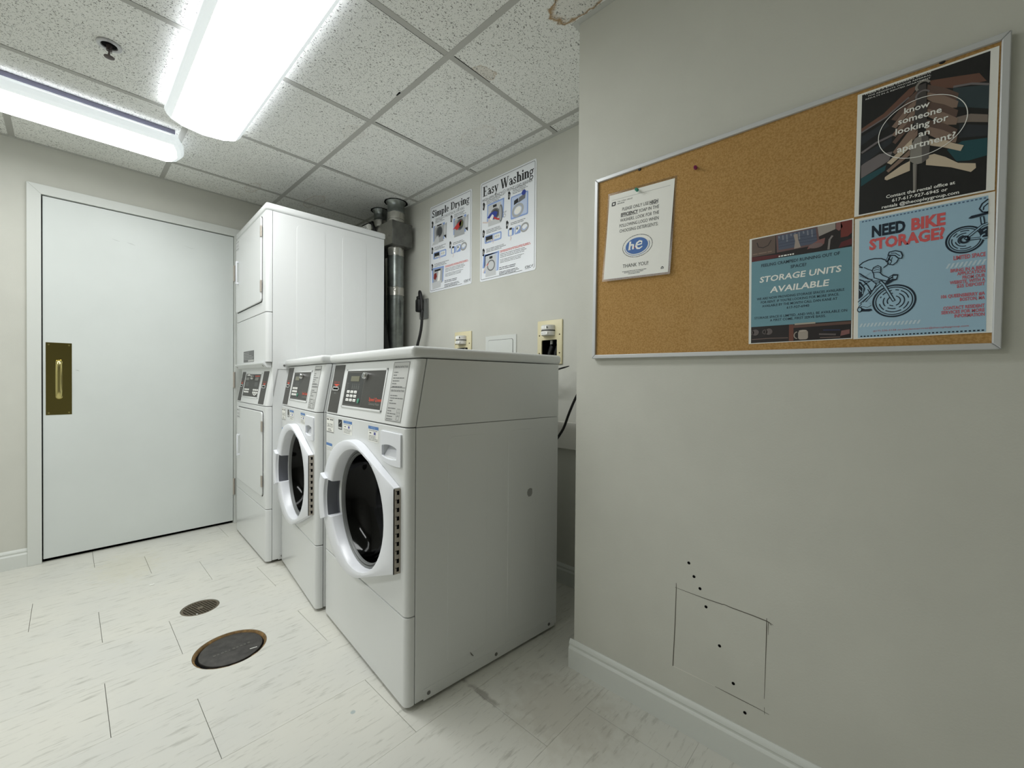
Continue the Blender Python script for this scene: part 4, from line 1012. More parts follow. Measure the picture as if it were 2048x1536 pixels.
# ------------------------------------------------------------------ two laundry instruction signs
BLUEG = mat('sky_blue_glow', (140, 166, 220), .5); BLUEP = mat('pale_blue_fill', (196, 210, 238), .5); SHIRT = mat('navy_shirt', (44, 66, 158), .5); SILV = mat('machine_grey', (176, 178, 180), .5); MIDG = mat('machine_shadow', (112, 114, 116), .5)
REDS = mat('red_shirt', (196, 52, 48), .5); HANDI = mat('hand_tint', (226, 212, 208), .6)
def numtag(a, x, z, n):
    a.poly([(x, z), (x+.012, z-.004), (x+.020, z+.03), (x+.010, z+.044), (x, z+.040)], INK, 3); a.text(n, x+.004, z+.010, None, .016, WHITEI, 5)
def cap(a, x, z, w, n=3): a.fine(x, z, x+w, z+.0085*n, n, INKG, 3, .38, .3, 5)
def sign(label, x, z, w, h, kind):
    t = empty('laundry_sign', label, 'sign', (x, YB, z), 0, 'laundry instruction signs')
    G().prism(rrect(0, w, 0, h, .012, 5), -.0025, 0, mat('sign_white', (240, 243, 248), .35), 'y').build('sign_plate', t)
    a = Art(); a.stroke(rrect(.010, w-.010, .012, h-.010, .008, 4), .0022, INK, 2, True)
    if kind == 'dry':
        serif(a, 'Simple Drying', .022, h-.078, w-.044, .048, INK); a.text('SINGLE-LOAD/STACK DRYERS', .062, h-.107, .300, .0155, INKG, 4, .0)
    else:
        serif(a, 'Easy Washing', .022, h-.086, w-.040, .058, INK); a.text('HIGH-EFFICIENCY', .019, h-.116, .168, .0165, INKG, 4, .012); a.ring(.201, h-.107, .011, .002, INKG, 4, n=16); a.text('e', .1965, h-.112, .008, .012, INKG, 5); a.text('FRONT LOAD WASHER', .222, h-.114, .192, .0165, INKG, 4, .012)
    def dryer(x0, z0, shirt):
        a.poly([(x0-.006, z0+.018), (x0+.115, z0+.012), (x0+.120, z0+.122), (x0-.006, z0+.122)], BLUEG, 3); a.rect(x0+.002, z0, x0+.105, z0+.108, SILV, 4)
        a.poly([(x0+.002, z0+.108), (x0+.105, z0+.108), (x0+.096, z0+.122), (x0+.012, z0+.122)], mat('light_machine_grey', (206, 208, 210), .5), 4); a.rect(x0+.035, z0+.112, x0+.085, z0+.121, INK, 5)
        a.ell(x0+.060, z0+.072, .036, .037, MIDG, 5); a.ell(x0+.064, z0+.072, .026, .030, mat('drum_dark', (70, 72, 74), .5), 6); a.poly([(x0+.105, z0+.104), (x0+.142, z0+.116), (x0+.136, z0+.010), (x0+.105, z0+.036)], SILV, 5); a.ell(x0+.122, z0+.072, .012, .036, mat('light_machine_grey'), 6)
        a.poly([(x0+.108, z0+.036), (x0+.136, z0+.012), (x0+.137, z0+.036)], INK, 6)
        if shirt: a.poly([(x0-.012, z0+.054), (x0+.03, z0+.080), (x0+.075, z0+.096), (x0+.07, z0+.066), (x0+.03, z0+.040), (x0+.01, z0+.056)], REDS, 7); a.ell(x0+.072, z0+.074, .02, .018, mat('dull_green_shirt', (96, 100, 56), .5), 7)
        else: a.poly([(x0-.022, z0-.006), (x0+.02, z0+.034), (x0+.05, z0+.052), (x0+.06, z0+.010), (x0+.05, z0-.006)], mat('light_machine_grey'), 7)
    def washer(x0, z0, w_, h_, laundry):
        a.poly([(x0-.008, z0+h_*.2), (x0+w_+.02, z0+h_*.2), (x0+w_+.026, z0+h_+.014), (x0-.004, z0+h_+.010)], BLUEG, 3); a.poly([(x0, z0+h_*.22), (x0+w_+.012, z0+h_*.22), (x0+w_+.016, z0+h_+.006), (x0+.002, z0+h_+.002)], BLUEP, 4)
        a.rect(x0+.004, z0, x0+w_, z0+h_, mat('light_machine_grey', (206, 208, 210), .5), 5); a.rect(x0+w_*.4, z0+h_*.84, x0+w_*.68, z0+h_*.96, INK, 6); a.ell(x0+w_*.55, z0+h_*.52, w_*.36, h_*.27, MIDG, 6); a.ell(x0+w_*.55, z0+h_*.52, w_*.28, h_*.21, mat('light_machine_grey') if not laundry else mat('drum_dark', (70, 72, 74), .5), 7)
    if kind == 'dry':
        numtag(a, .020, .444, '1'); cap(a, .060, .462, .11, 2); dryer(.045, .326, False)
        numtag(a, .226, .432, '2'); cap(a, .262, .448, .13, 3); dryer(.262, .322, True)
        numtag(a, .020, .266, '3'); cap(a, .052, .280, .125, 3); numtag(a, .216, .264, '4'); cap(a, .252, .275, .120, 2)
        numtag(a, .020, .152, '5'); cap(a, .052, .166, .160, 3)
    else:
        numtag(a, .022, .430, '1'); cap(a, .054, .452, .145, 3); numtag(a, .232, .434, '2'); cap(a, .268, .450, .125, 4)
        washer(.066, .318, .110, .122, True)
        a.ell(.175, .372, .016, .050, MIDG, 8); a.ell(.172, .372, .011, .042, SILV, 9)
        a.poly([(.062, .372), (.085, .392), (.125, .398), (.150, .385), (.135, .358), (.105, .350), (.075, .366)], SHIRT, 9); a.poly([(.08, .362), (.105, .384), (.118, .372), (.105, .345)], WHITEI, 10); a.stroke([(.118, .362), (.145, .346), (.165, .340)], .010, REDS, 10); a.stroke([(.022, .355), (.06, .345), (.09, .352)], .008, HANDI, 8)
        a.ring(.205, .350, .009, .003, INKL, 4, n=14); a.text('TOP', .190, .364, .03, .010, INKG, 4)
        a.poly(rrect(.254, .384, .312, .440, .008), BLUEG, 3); a.poly(rrect(.262, .376, .320, .434, .006), BLUEP, 4); a.poly([(.278, .388), (.312, .396), (.310, .420), (.280, .412)], INK, 6); a.poly([(.312, .392), (.362, .404), (.366, .432), (.316, .420)], MIDG, 6); a.ell(.352, .438, .016, .014, SHIRT, 7); a.ring(.308, .352, .038, .014, SILV, 6, rz=.030, tilt=.3); a.ell(.308, .352, .026, .020, WHITEI, 7, tilt=.3)
        numtag(a, .022, .266, '3'); cap(a, .054, .278, .135, 3); numtag(a, .218, .272, '4'); cap(a, .254, .280, .120, 2); numtag(a, .022, .154, '5'); cap(a, .054, .166, .175, 3)
    # row of small pictures: control display and water level / cycle icons
    a.poly(rrect(.040, .182, .222, .268, .010), BLUEG, 3); a.poly(rrect(.046, .176, .228, .262, .008), BLUEP, 4); a.rect(.050, .230, .108, .262, INK, 5)
    for i in range(4): a.rect(.058+i*.012, .231, .066+i*.012, .239, WHITEI, 6)
    a.rect(.122, .234, .170, .258, WHITEI, 5)
    for i in range(3): a.rect(.128+i*.013, .237, .130+i*.013, .255, INKG, 6); a.rect(.128+i*.013, .245, .138+i*.013, .247, INKG, 6)
    a.stroke([(.10, .222), (.112, .236), (.122, .228), (.11, .212)], .006, HANDI, 7)
    bx = .234
    a.poly(rrect(bx, bx+.046, .222, .264, .008), BLUEG, 3); a.rect(bx+.008, .226, bx+.030, .268, WHITEI, 4); a.rect(bx+.010, .256, bx+.030, .268, INK, 5); a.poly(rrect(bx+.052, bx+.096, .222, .266, .006), BLUEG, 3); a.poly([(bx+.058, .226), (bx+.09, .248), (bx+.088, .262), (bx+.060, .262)], WHITEI, 4); a.rect(bx+.064, .246, bx+.076, .258, INKG, 5)
    a.ring(bx+.125, .246, .026, .010, INKL, 4, rz=.021, tilt=.2); a.ring(bx+.125, .246, .017, .004, BLUEG, 5, rz=.012, tilt=.2, a0=160, a1=340)
    a.stroke([(bx+.020, .226), (bx+.024, .206), (bx+.016, .198)], .006, HANDI, 7)
    # fifth step
    if kind == 'dry':
        a.poly([(.030, .062), (.150, .058), (.158, .160), (.026, .164)], BLUEG, 3); a.poly([(.042, .056), (.142, .052), (.146, .150), (.040, .152)], SILV, 4); a.rect(.056, .136, .122, .148, INK, 5); a.poly([(.046, .092), (.050, .122), (.076, .128), (.082, .100), (.064, .078)], mat('dark_red_shirt', (130, 44, 40), .5), 5)
        a.poly([(.086, .068), (.100, .140), (.122, .142), (.114, .060)], WHITEI, 5); a.poly([(.034, .018), (.124, .024), (.130, .070), (.026, .064)], mat('light_machine_grey', (206, 208, 210), .5), 6)
    else:
        a.poly([(.022, .080), (.140, .070), (.152, .152), (.030, .160)], BLUEG, 3); washer(.046, .022, .092, .122, False); a.stroke([(.030, .050), (.050, .085), (.070, .095)], .010, HANDI, 9); a.stroke([(.06, .090), (.075, .10)], .006, REDS, 10)
    a.fine(.170, .143, .408, .157, 2, REDI, 3, .5, .12, 6); a.fine(.172, .112, .400, .139, 3, INKG, 3, .32, .35, 6); a.fine(.172, .082, .400, .106, 3, INKG, 3, .32, .3, 6)
    a.fine(.165, .043, .330, .062, 2, INK, 3, .36, .3, 6); a.fine(.165, .014, .325, .036, 3, INK, 3, .4, .2, 6)
    a.text('CSC', .364, .018, .044, .013, INK, 4, .02); a.stroke([(.412, .022), (.416, .028), (.422, .032)], .003, INK, 4); a.stroke([(.416, .020), (.416, .030)], .002, INK, 4); a.fine(.364, .012, .40, .015, 1, INKL, 4, .6, .1)
    a.rect(.345, .010, .425, .0135, mat('sign_white'), 3)
    a.build('sign_print', t, (0, -.0026, 0))
sign('white Simple Drying instruction sign, the left one, next to the metal duct', -2.390, 1.622, .435, .587, 'dry')
sign('white Easy Washing instruction sign, the right one of the pair', -1.877, 1.617, .441, .594, 'wash')

# ------------------------------------------------------------------ cork board and the papers on it
BW, BH = .9100, .6040
bd = empty('cork_board', 'wide cork notice board in a thin silver frame on the right wall', 'notice board', (-.3130, YC, 1.3965))
bd.rotation_euler = (0, math.radians(.55), 0)
fw_ = .0125
G().box(-BW/2+.006, BW/2-.006, -.0105, -.001, -BH/2+.006, BH/2-.006, CORK).build('cork_panel', bd)
def rail(p):
    o = G().prism(p, -.0175, 0, ALU, 'y').build('frame_rail', bd, bevel=.0022)
h, w = BH/2, BW/2
rail([(-w, h), (w, h), (w-fw_, h-fw_), (-w+fw_, h-fw_)]); rail([(-w, -h), (w, -h), (w-fw_, -h+fw_), (-w+fw_, -h+fw_)])
rail([(-w, -h), (-w+fw_, -h+fw_), (-w+fw_, h-fw_), (-w, h)]); rail([(w, -h), (w-fw_, -h+fw_), (w-fw_, h-fw_), (w, h)])
for (sx, sz) in ((-.2965, .2885), (.3635, .2910)):
    G().lathe([(.0052, 0), (.0046, -.0025), (.002, -.0032), (0, -.0024)], (sx, -.0105, sz), (0, 1, 0), INK, 14).build('mounting_screw', bd, shade=40)
BY = YC-.0108
def sheet(name, label, bl, ang, w, h, lift=0.0, y=0.0, group=None):
    t = empty(name, label, 'notice' if 'notice' in name else 'flyer', (bl[0], BY-y, bl[1]), 0, group)
    t.rotation_euler = (-lift, math.radians(-ang), 0)
    if lift: t.location.y -= h*math.sin(lift)
    G().box(0, w, -.0003, 0, 0, h, PAPER).build('paper_sheet', t)
    return t
# 1: laminated soap notice, hanging from one pin and standing off at the bottom
t = sheet('soap_notice', 'white laminated soap notice with a blue oval logo pinned on the cork board', (-.7259, 1.3594), -2.96, .2168, .2762, .035)
o_ = [(-.0055, -.0002, -.0065), (.2235, -.0002, -.0065), (.2235, -.0002, .2835), (-.0055, -.0002, .2835)]; i_ = [(0, -.0002, 0), (.2168, -.0002, 0), (.2168, -.0002, .2762), (0, -.0002, .2762)]
G().add(o_+i_, [(0, 1, 5, 4), (1, 2, 6, 5), (2, 3, 7, 6), (3, 0, 4, 7)], LAMIN).build('laminate_film', t)
a = Art(); K = 3
a.stroke([(.010, .2585), (.205, .2585)], .0009, INKL, 2)
a.rect(.0105, .239, .025, .252, INK, 2); a.rect(.0145, .2425, .021, .2485, PAPER, 3); a.rect(.0105, .250, .012, .252, PAPER, 3); a.rect(.0235, .239, .025, .2405, PAPER, 3)
a.text('THE COPLEY GROUP', .0306, .2475, .053, .0042, INKG, K); a.fine(.0308, .2412, .058, .0445+.2, 1, INKG, K, .8, .05)
bdo = .012
a.text('PLEASE ONLY USE', .0505, .2162, .0895, .0104, INK, K); a.text('HIGH', .1430, .2162, .0268, .0104, INK, K, .03); a.rect(.1430, .2138, .1700, .2148, INK, K)
a.text('EFFICIENCY', .0470, .1985, .0590, .0104, INK, K, .03); a.rect(.0470, .1961, .1060, .1971, INK, K); a.text('SOAP IN THE', .1095, .1985, .0645, .0104, INK, K)
a.text('WASHERS. LOOK FOR THE', .0460, .1808, .1294, .0104, INK, K); a.text('FOLLOWING LOGO WHEN', .0450, .1636, .1308, .0104, INK, K); a.text('CHOOSING DETERGENTS:', .0465, .1463, .1286, .0104, INK, K)
a.build('notice_print', t, (0, -.0003, 0)); a = Art()
HB = mat('logo_blue', (38, 96, 168), .5)
a.ring(.1118, .0945, .0495, .0022, INKL, 2, rz=.0345, n=48)
for k in range(40):
    if k % 5 != 4: a.ring(.1118, .0945, .0495, .0019, INKG, 3, a0=k*9, a1=k*9+5.5, n=2, rz=.0345)
a.ell(.1100, .0950, .0375, .0255, HB, 3); a.ring(.111, .0945, .0415, .0016, HB, 3, rz=.0290, a0=190, a1=380, n=30)
a.stroke([(.0860, .0850), (.0880, .1110)], .0062, WHITEI, 5); a.stroke([(.0880, .0960), (.0930, .1005), (.0985, .0995), (.0985, .0850)], [.004, .0055, .006, .0062], WHITEI, 5); a.rect(.0822, .0842, .0908, .0866, WHITEI, 5)
a.stroke([(.1085, .0960), (.1270, .0985), (.1265, .1055), (.1190, .1080), (.1110, .1030), (.1085, .0935), (.1130, .0860), (.1210, .0850), (.1295, .0900)], [.004, .004, .005, .0055, .0062, .0068, .006, .0048, .003], WHITEI, 5)
a.ell(.1035, .0905, .0022, .0028, mat('logo_red', (150, 40, 40), .5), 6, 10)
a.build('logo_print', t, (0, -.0003, 0)); a = Art()
a.text('THANK YOU!', .0672, .0301, .0856, .0114, INK, K)
for i, (x0, x1) in enumerate(((.0665, .149), (.074, .1395), (.0878, .128))): a.fine(x0, .0165-i*.0045, x1, .0195-i*.0045, 1, INKG, K, .6, .02)
a.poly([(.1945, .0115), (.2030, .0115), (.2030, .0165), (.19875, .0195), (.1945, .0165)], INK, 2); a.rect(.1963, .0125, .2012, .0160, PAPER, 3); a.rect(.1973, .0146, .2002, .0153, INK, 4); a.rect(.1973, .0131, .2002, .0138, INK, 4)
a.build('footer_print', t, (0, -.0003, 0))
# 2: apartment flyer: clothes on wooden hangers along a steel rod
t = sheet('apartment_flyer', 'black apartment flyer with a white oval over clothes hangers, upper right on board', (-.0830, 1.4010), -.58, .2100, .2750, 0, .0012)
a = Art(); X0, X1, Z0, Z1 = .0078, .1988, .0030, .2710
def c_(pts): return [(min(max(p[0], X0), X1), min(max(p[1], Z0), Z1)) for p in pts]
BK = mat('flyer_black', (30, 30, 31), .45); WOOD = mat('hanger_wood', (204, 188, 166), .5); WOODD = mat('hanger_wood_shade', (138, 116, 103), .5); RSTC = mat('rust_cloth', (108, 76, 64), .6); GRYC = mat('grey_cloth', (116, 110, 112), .6); TEAL = mat('teal_cloth', (30, 76, 84), .6); DKC = mat('dark_cloth', (44, 48, 54), .6); STL = mat('rod_grey', (142, 138, 132), .4); BRNC = mat('brown_cloth', (98, 78, 70), .6)
a.rect(X0, Z0, X1, Z1, BK, 1)
a.poly(c_([(.0085, .196), (.045, .214), (.085, .250), (.100, .252), (.090, .236), (.055, .208), (.0085, .186)]), RSTC, 3); a.stroke(c_([(.0085, .187), (.05, .205), (.085, .232)]), .003, GRYC, 4)
a.poly(c_([(.115, .253), (.155, .243), (.185, .235), (.195, .215), (.150, .222), (.120, .236)]), RSTC, 3); a.poly(c_([(.15, .222), (.1985, .206), (.1985, .160), (.150, .185)]), mat('slate_cloth', (50, 64, 70), .6), 3); a.stroke(c_([(.15, .224), (.175, .219), (.1985, .207)]), .004, GRYC, 4)
a.poly(c_([(.0085, .178), (.05, .196), (.055, .184), (.0085, .158)]), DKC, 3); a.stroke(c_([(.0095, .141), (.035, .155), (.0650, .163)]), .0045, GRYC, 4); a.poly(c_([(.0085, .136), (.06, .158), (.06, .146), (.0085, .112)]), DKC, 3)
a.poly(c_([(.0094, .114), (.040, .128), (.0616, .126), (.0560, .108), (.0300, .094), (.0100, .084)]), GRYC, 3); a.poly(c_([(.0100, .084), (.030, .092), (.0522, .100), (.050, .089), (.030, .077), (.0103, .066)]), TEAL, 3)
a.poly(c_([(.1564, .161), (.175, .160), (.1980, .149), (.1983, .134), (.175, .144), (.1567, .149)]), mat('beige_cloth', (128, 116, 108), .6), 3); a.poly(c_([(.16, .146), (.1985, .128), (.1985, .108), (.160, .118)]), DKC, 3)
a.poly(c_([(.144, .100), (.165, .110), (.1983, .104), (.1990, .070), (.175, .068), (.158, .072)]), TEAL, 3)
def hanger(pts, m, L): a.poly(c_(pts), m, L)
for i, (dz, m) in enumerate(((.222, BRNC), (.206, WOODD), (.188, WOODD), (.172, BRNC), (.150, WOODD), (.136, WOODD))):
    hanger([(.058+i*.001, dz-.026), (.066, dz-.032), (.100, dz+.010), (.100, dz+.022), (.085, dz+.008)], m, 4+i); hanger([(.113, dz+.024), (.112, dz+.010), (.140, dz-.020), (.156, dz-.026), (.158, dz-.014), (.138, dz+.006)], WOODD if i % 2 else BRNC, 4+i)
hanger([(.053, .104), (.060, .098), (.092, .126), (.092, .142), (.074, .124)], WOOD, 11); hanger([(.118, .132), (.1178, .1185), (.140, .106), (.163, .0905), (.1672, .1004), (.150, .112), (.1450, .118)], WOOD, 11)
hanger([(.0525, .0870), (.0560, .0820), (.0890, .1080), (.0895, .121)], WOODD, 12)
hanger([(.0505, .0740), (.0500, .0690), (.0540, .0660), (.0899, .0752), (.0898, .0960), (.0760, .0905)], WOOD, 13); hanger([(.1140, .0980), (.1141, .0790), (.150, .0625), (.1780, .0440), (.1846, .0500), (.1840, .0590), (.1600, .0680), (.1420, .0860), (.1260, .0980)], WOOD, 13)
a.stroke([(.1045, .250), (.104, .20), (.1035, .16)], [.012, .018, .020], mat('rod_dark', (70, 66, 66), .4), 14); a.poly([(.090, .125), (.096, .140), (.106, .145), (.116, .138), (.119, .118), (.118, .092), (.108, .085), (.098, .085), (.089, .096)], STL, 14); a.poly([(.106, .144), (.116, .138), (.119, .118), (.118, .092), (.108, .085)], mat('rod_mid', (98, 94, 92), .4), 15)
a.ring(.106, .246, .010, .004, STL, 15, a0=20, a1=220, n=14); a.ring(.106, .226, .010, .003, GRYC, 15, a0=20, a1=200, n=14)
a.stroke([(.0975, .0878), (.0985, .0272)], [.0066, .005], STL, 15); a.rect(.0990, .028, .1008, .086, mat('rod_mid'), 16)
T_ = WHITEI; LY = 18
a.ring(.1044, .1610, .0665, .0013, T_, LY, rz=.0608, n=64)
a.text('know', 0, .1990, .0385, .0118, T_, LY, .018, centre=.0976); a.text('someone', 0, .1795, .0655, .0125, T_, LY, .018, centre=.1020); a.text('looking for', 0, .1595, .0790, .0125, T_, LY, .018, centre=.1050); a.text('an', 0, .1415, .0170, .0118, T_, LY, .018, centre=.1098); a.text('apartment?', 0, .1200, .0868, .0128, T_, LY, .018, centre=.1122)
a.text('Contact the rental office at', .0534, .0268, .1034, .0066, T_, LY, .02); a.text('617-617-927-6945 or', .0630, .0163, .0837, .0066, T_, LY, .02); a.text('rentals @thecopleygroup.com', .0468, .0058, .1160, .0066, T_, LY, .02)
a.text('THERE IS A $700 REFERRAL BONUS', .0124, .2672, .105, .0028, T_, LY); a.text('FOR RESIDENTS WHOSE REFERRAL', .0188, .2618, .099, .0028, T_, LY); a.text('RESULTS IN A RENTED APARTMENT', .0143, .2562, .103, .0028, T_, LY)
a.build('flyer_print', t, (0, -.0003, 0))
# 3: storage flyer
t = sheet('storage_flyer', 'teal storage units flyer with shelf photo strips at top and bottom', (-.2948, 1.1236), .23, .2120, .2752, 0, .0004)
a = Art(); X0, X1, Z0, Z1 = .0055, .2095, .0018, .2722
a.rect(X0, Z0, X1, Z1, mat('shelf_dark', (34, 28, 30), .5), 1)
a.rect(X0, .2268, .0585, Z1, mat('shelf_wood', (104, 88, 80), .6), 2); a.poly([(X0, .2139), (.07, .2150), (.07, .222), (X0, .2262)], mat('dark_red_box', (92, 38, 42), .6), 2)
a.stroke([(.0175, .262), (.021, .250), (.032, .246), (.043, .250), (.0495, .262)], .0022, mat('hook_dark', (58, 48, 48), .5), 4); a.fine(.008, .230, .052, .236, 1, WOODD, 4, .5, .1)
a.poly([(.0596, Z1), (.0620, .2272), (.1501, .2290), (.1450, Z1)], mat('frame_mauve', (110, 84, 84), .6), 3); a.poly([(.0635, .2695), (.0660, .2325), (.1450, .2330), (.1415, .2695)], mat('denim_blue', (84, 92, 112), .6), 4)
for i in range(9): a.stroke([(.066+i*.0085, .268), (.067+i*.0085, .262-.006*(i % 3))], .003, mat('pale_denim', (128, 132, 144), .6), 5)
for z in (.240, .247, .255): a.stroke([(.066, z), (.10, z+.001), (.144, z)], .001, mat('deep_denim', (62, 68, 86), .6), 5)
a.poly([(.0970, .2640), (.1055, .2645), (.1068, .2500), (.1124, .2300), (.0985, .2290), (.1005, .2480)], mat('key_bone', (164, 152, 144), .6), 6)
a.poly([(.1446, .2722), (.179, .2722), (.1792, .2580), (.1480, .2480)], mat('lamp_cream', (160, 154, 148), .6), 3); a.poly([(.180, .2722), (.189, .2722), (.1925, .2600), (.186, .2520), (.180, .258)], mat('dull_pink', (134, 92, 90), .6), 4); a.poly([(.189, Z1), (X1, Z1), (X1, .243), (.202, .236), (.189, .236)], mat('brick_red', (118, 52, 46), .6), 4)
a.poly([(.190, .225), (X1, .230), (X1, .216), (.185, .2125)], mat('dark_red_box'), 4); a.stroke([(.1665, .213), (.1685, .236), (.174, .244)], .004, mat('lamp_arm', (138, 132, 130), .5), 5); a.poly([(.128, .2290), (.148, .240), (.160, .242), (.158, .228), (.125, .222)], mat('dull_pink'), 5); a.ell(.142, .2275, .014, .006, mat('bowl_mauve', (124, 104, 104), .5), 6)
a.fine(.066, .2145, .102, .219, 1, WHITEI, 6, .7, .3, 1)
TB = mat('flyer_teal', (110, 154, 168), .5); NV = mat('navy_print', (36, 56, 70), .5)
a.poly([(X0, .0438), (X1, .0424), (X1, .2108), (X0, .2139)], TB, 8)
a.text('FEELING CRAMPED? RUNNING OUT OF', .0279, .1966, .160, .0074, NV, 10, .018); a.text('SPACE?', .0915, .1826, .0322, .0074, NV, 10, .018)
a.text('STORAGE UNITS', .0242, .1572, .166, .0142, WHITEI, 10, .022, .12); a.text('AVAILABLE', .0477, .1280, .1195, .0146, WHITEI, 10, .022, .12)
a.text('WE ARE NOW PROVIDING STORAGE SPACES AVAILABLE', .0182, .1122, .1785, .0058, NV, 10, .012); a.text("FOR RENT. IF YOU'RE LOOKING FOR MORE SPACE.", .0276, .1026, .1594, .0058, NV, 10, .012); a.text('AVAILABLE BY THE MONTH CALL DAN KANE AT', .0307, .0928, .1534, .0058, NV, 10, .012); a.text('617-927-6940', .0844, .0830, .0458, .0058, NV, 10, .012)
a.text('STORAGE SPACE IS LIMITED, AND WILL BE AVAILABLE ON', .0133, .0634, .1888, .0058, NV, 10, .012); a.text('A FIRST COME, FIRST SERVE BASIS.', .0483, .0548, .1145, .0058, NV, 10, .012)
a.rect(.0895, Z0, .0990, .0428, mat('shelf_post', (112, 68, 56), .5), 5); a.rect(.099, .034, X1, .0405, mat('shelf_board', (98, 72, 64), .5), 5); a.rect(.101, .041, .1428, .0448, mat('book_cream', (176, 168, 154), .5), 9)
MUG = mat('mug_cream', (166, 156, 146), .4); a.poly(rrect(.1085, .1285, .0045, .0260, .005), MUG, 6); a.ring(.1065, .0155, .0062, .0022, MUG, 6, rz=.008, a0=90, a1=270, n=12); a.ell(.118, .0258, .008, .0018, mat('mug_rim', (190, 182, 170), .4), 7)
for x_ in (.0155, .046): a.ell(x_, .029, .008, .008, mat('mug_grey', (100, 92, 92), .4), 5, 16); a.ring(x_-.009, .029, .005, .002, mat('mug_grey'), 5, n=12, xmin=X0+.001)
a.stroke([(X0+.002, .0112), (.045, .0120), (.0878, .0105)], .0022, mat('shelf_edge', (110, 92, 86), .5), 5); a.stroke([(.158, .024), (.19, .022)], .003, mat('blue_spine', (48, 52, 84), .5), 6); a.stroke([(.150, .015), (.182, .012)], .004, mat('mug_grey'), 6); a.poly([(.190, .008), (.207, .012), (.207, .022), (.192, .020)], mat('dull_pink'), 6); a.stroke([(.152, .0065), (.19, .0055)], .0025, mat('shelf_edge'), 6)
a.build('flyer_print', t, (0, -.0003, 0))
# 4: bike flyer
t = sheet('bike_flyer', 'light blue bike storage flyer with a line-drawn cyclist', (-.0814, 1.1232), .07, .2095, .2725, 0, .0008)
a = Art(); X0, X1, Z0, Z1 = .0080, .2008, .0022, .2672
LB = mat('flyer_blue', (164, 198, 220), .5); NVY = mat('navy_line', (20, 38, 56), .5); PNK = mat('coral_print', (220, 98, 100), .5); PNK2 = mat('dusty_coral_print', (204, 104, 116), .5); STR = mat('pale_stripe', (204, 222, 234), .5)
a.rect(X0, Z0, X1, Z1, LB, 1)
for i in range(33):
    a.rect(.0125+i*.0057, .0040, .0157+i*.0057, .0066, NVY, 3)
    if .0125+i*.0057 < .196: a.rect(.0125+i*.0057, .2620, .0157+i*.0057, .2646, mat('blue_dash', (86, 112, 146), .5), 3)
a.text('NEED', .0295, .2258, .0545, .0232, NVY, 4, .045); a.text('BIKE', .0930, .2258, .0505, .0232, PNK, 4, .045); a.text('STORAGE?', .0254, .1978, .1172, .0222, PNK, 4, .045)
a.text('LIMITED SPACE', 0, .1500, .0432, .0080, PNK2, 4, .03, right=.1986)
for i in range(9): a.poly([(.1445+i*.0060, .1345), (.1478+i*.0060, .1345), (.1520+i*.0060, .1440), (.1487+i*.0060, .1440)], STR, 3)
for s_, z_, w_ in (('BRING IN A BIKE', .1258, .0470), ('APPLICATION', .1183, .0378), ('FROM OUR', .1098, .0304), ('WEBSITE, WITH A', .1018, .0478), ('$25 DEPOSIT', .0936, .0380), ('106 QUEENSBERRY #A', .0748, .0598), ('BOSTON, MA', .0663, .0334), ('CONTACT RESIDENT', .0508, .0566), ('SERVICES FOR MORE', .0422, .0592), ('INFORMATION', .0338, .0406)):
    a.text(s_, 0, z_, w_, .0064, PNK2, 4, .03, right=.1985)
for i in range(16): a.poly([(.0100+i*.0062, .0262), (.0134+i*.0062, .0262), (.0168+i*.0062, .0342), (.0134+i*.0062, .0342)], STR, 3)
a.text('(617) 536-5158 or residentservices@thecopleygroup.com', .0341, .0142, .1437, .0036, PNK2, 4)
# front wheel
wx, wz = .0672, .0790
a.ring(wx, wz, .0338, .0032, NVY, 4, n=56); a.ring(wx, wz, .0294, .0018, NVY, 4, n=56)
for r_, sg in ((.0235, ((10, 62), (70, 84), (98, 140), (150, 158), (190, 228), (236, 300), (310, 350))), (.0170, ((-60, 60), (95, 120), (150, 215), (235, 280))), (.0105, ((-70, 70), (110, 210), (230, 265)))):
    for s0, s1 in sg: a.ring(wx, wz, r_, .0018, NVY, 4, a0=s0, a1=s1, n=12)
def outline(pts, w=.0016, L=6, closed=False): a.stroke(pts, w, NVY, L, closed, xmin=X0)
a.stroke([(.0445, .1255), (.0500, .1180), (.0675, .0785)], .0058, NVY, 6); a.stroke([(.0450, .1240), (.0505, .1165), (.0670, .0795)], .0026, LB, 7)
a.stroke([(.0090, .0815), (.0478, .1195)], .0066, NVY, 5); a.stroke([(.0090, .0815), (.0478, .1195)], .0034, LB, 6); a.stroke([(.0090, .0700), (.0400, .1100)], .0044, NVY, 5); a.stroke([(.0095, .0705), (.0398, .1098)], .0018, LB, 6)
a.stroke([(.0180, .1270), (.0470, .1235)], .0050, NVY, 5); a.stroke([(.0185, .1268), (.0468, .1233)], .0020, LB, 6)
a.poly([(.0090, .0655), (.0140, .0690), (.0200, .0660), (.0300, .0660), (.0325, .0625), (.0270, .0605), (.0090, .0620)], NVY, 7); a.ell(.0105, .0660, .0045, .0062, NVY, 7, 16); a.ell(.0105, .0660, .0028, .0040, LB, 8, 16); a.poly([(.0130, .0740), (.0240, .0700), (.0300, .0740), (.0260, .0820), (.0150, .0820)], LB, 7); outline([(.0130, .0740), (.0240, .0700), (.0300, .0740)])
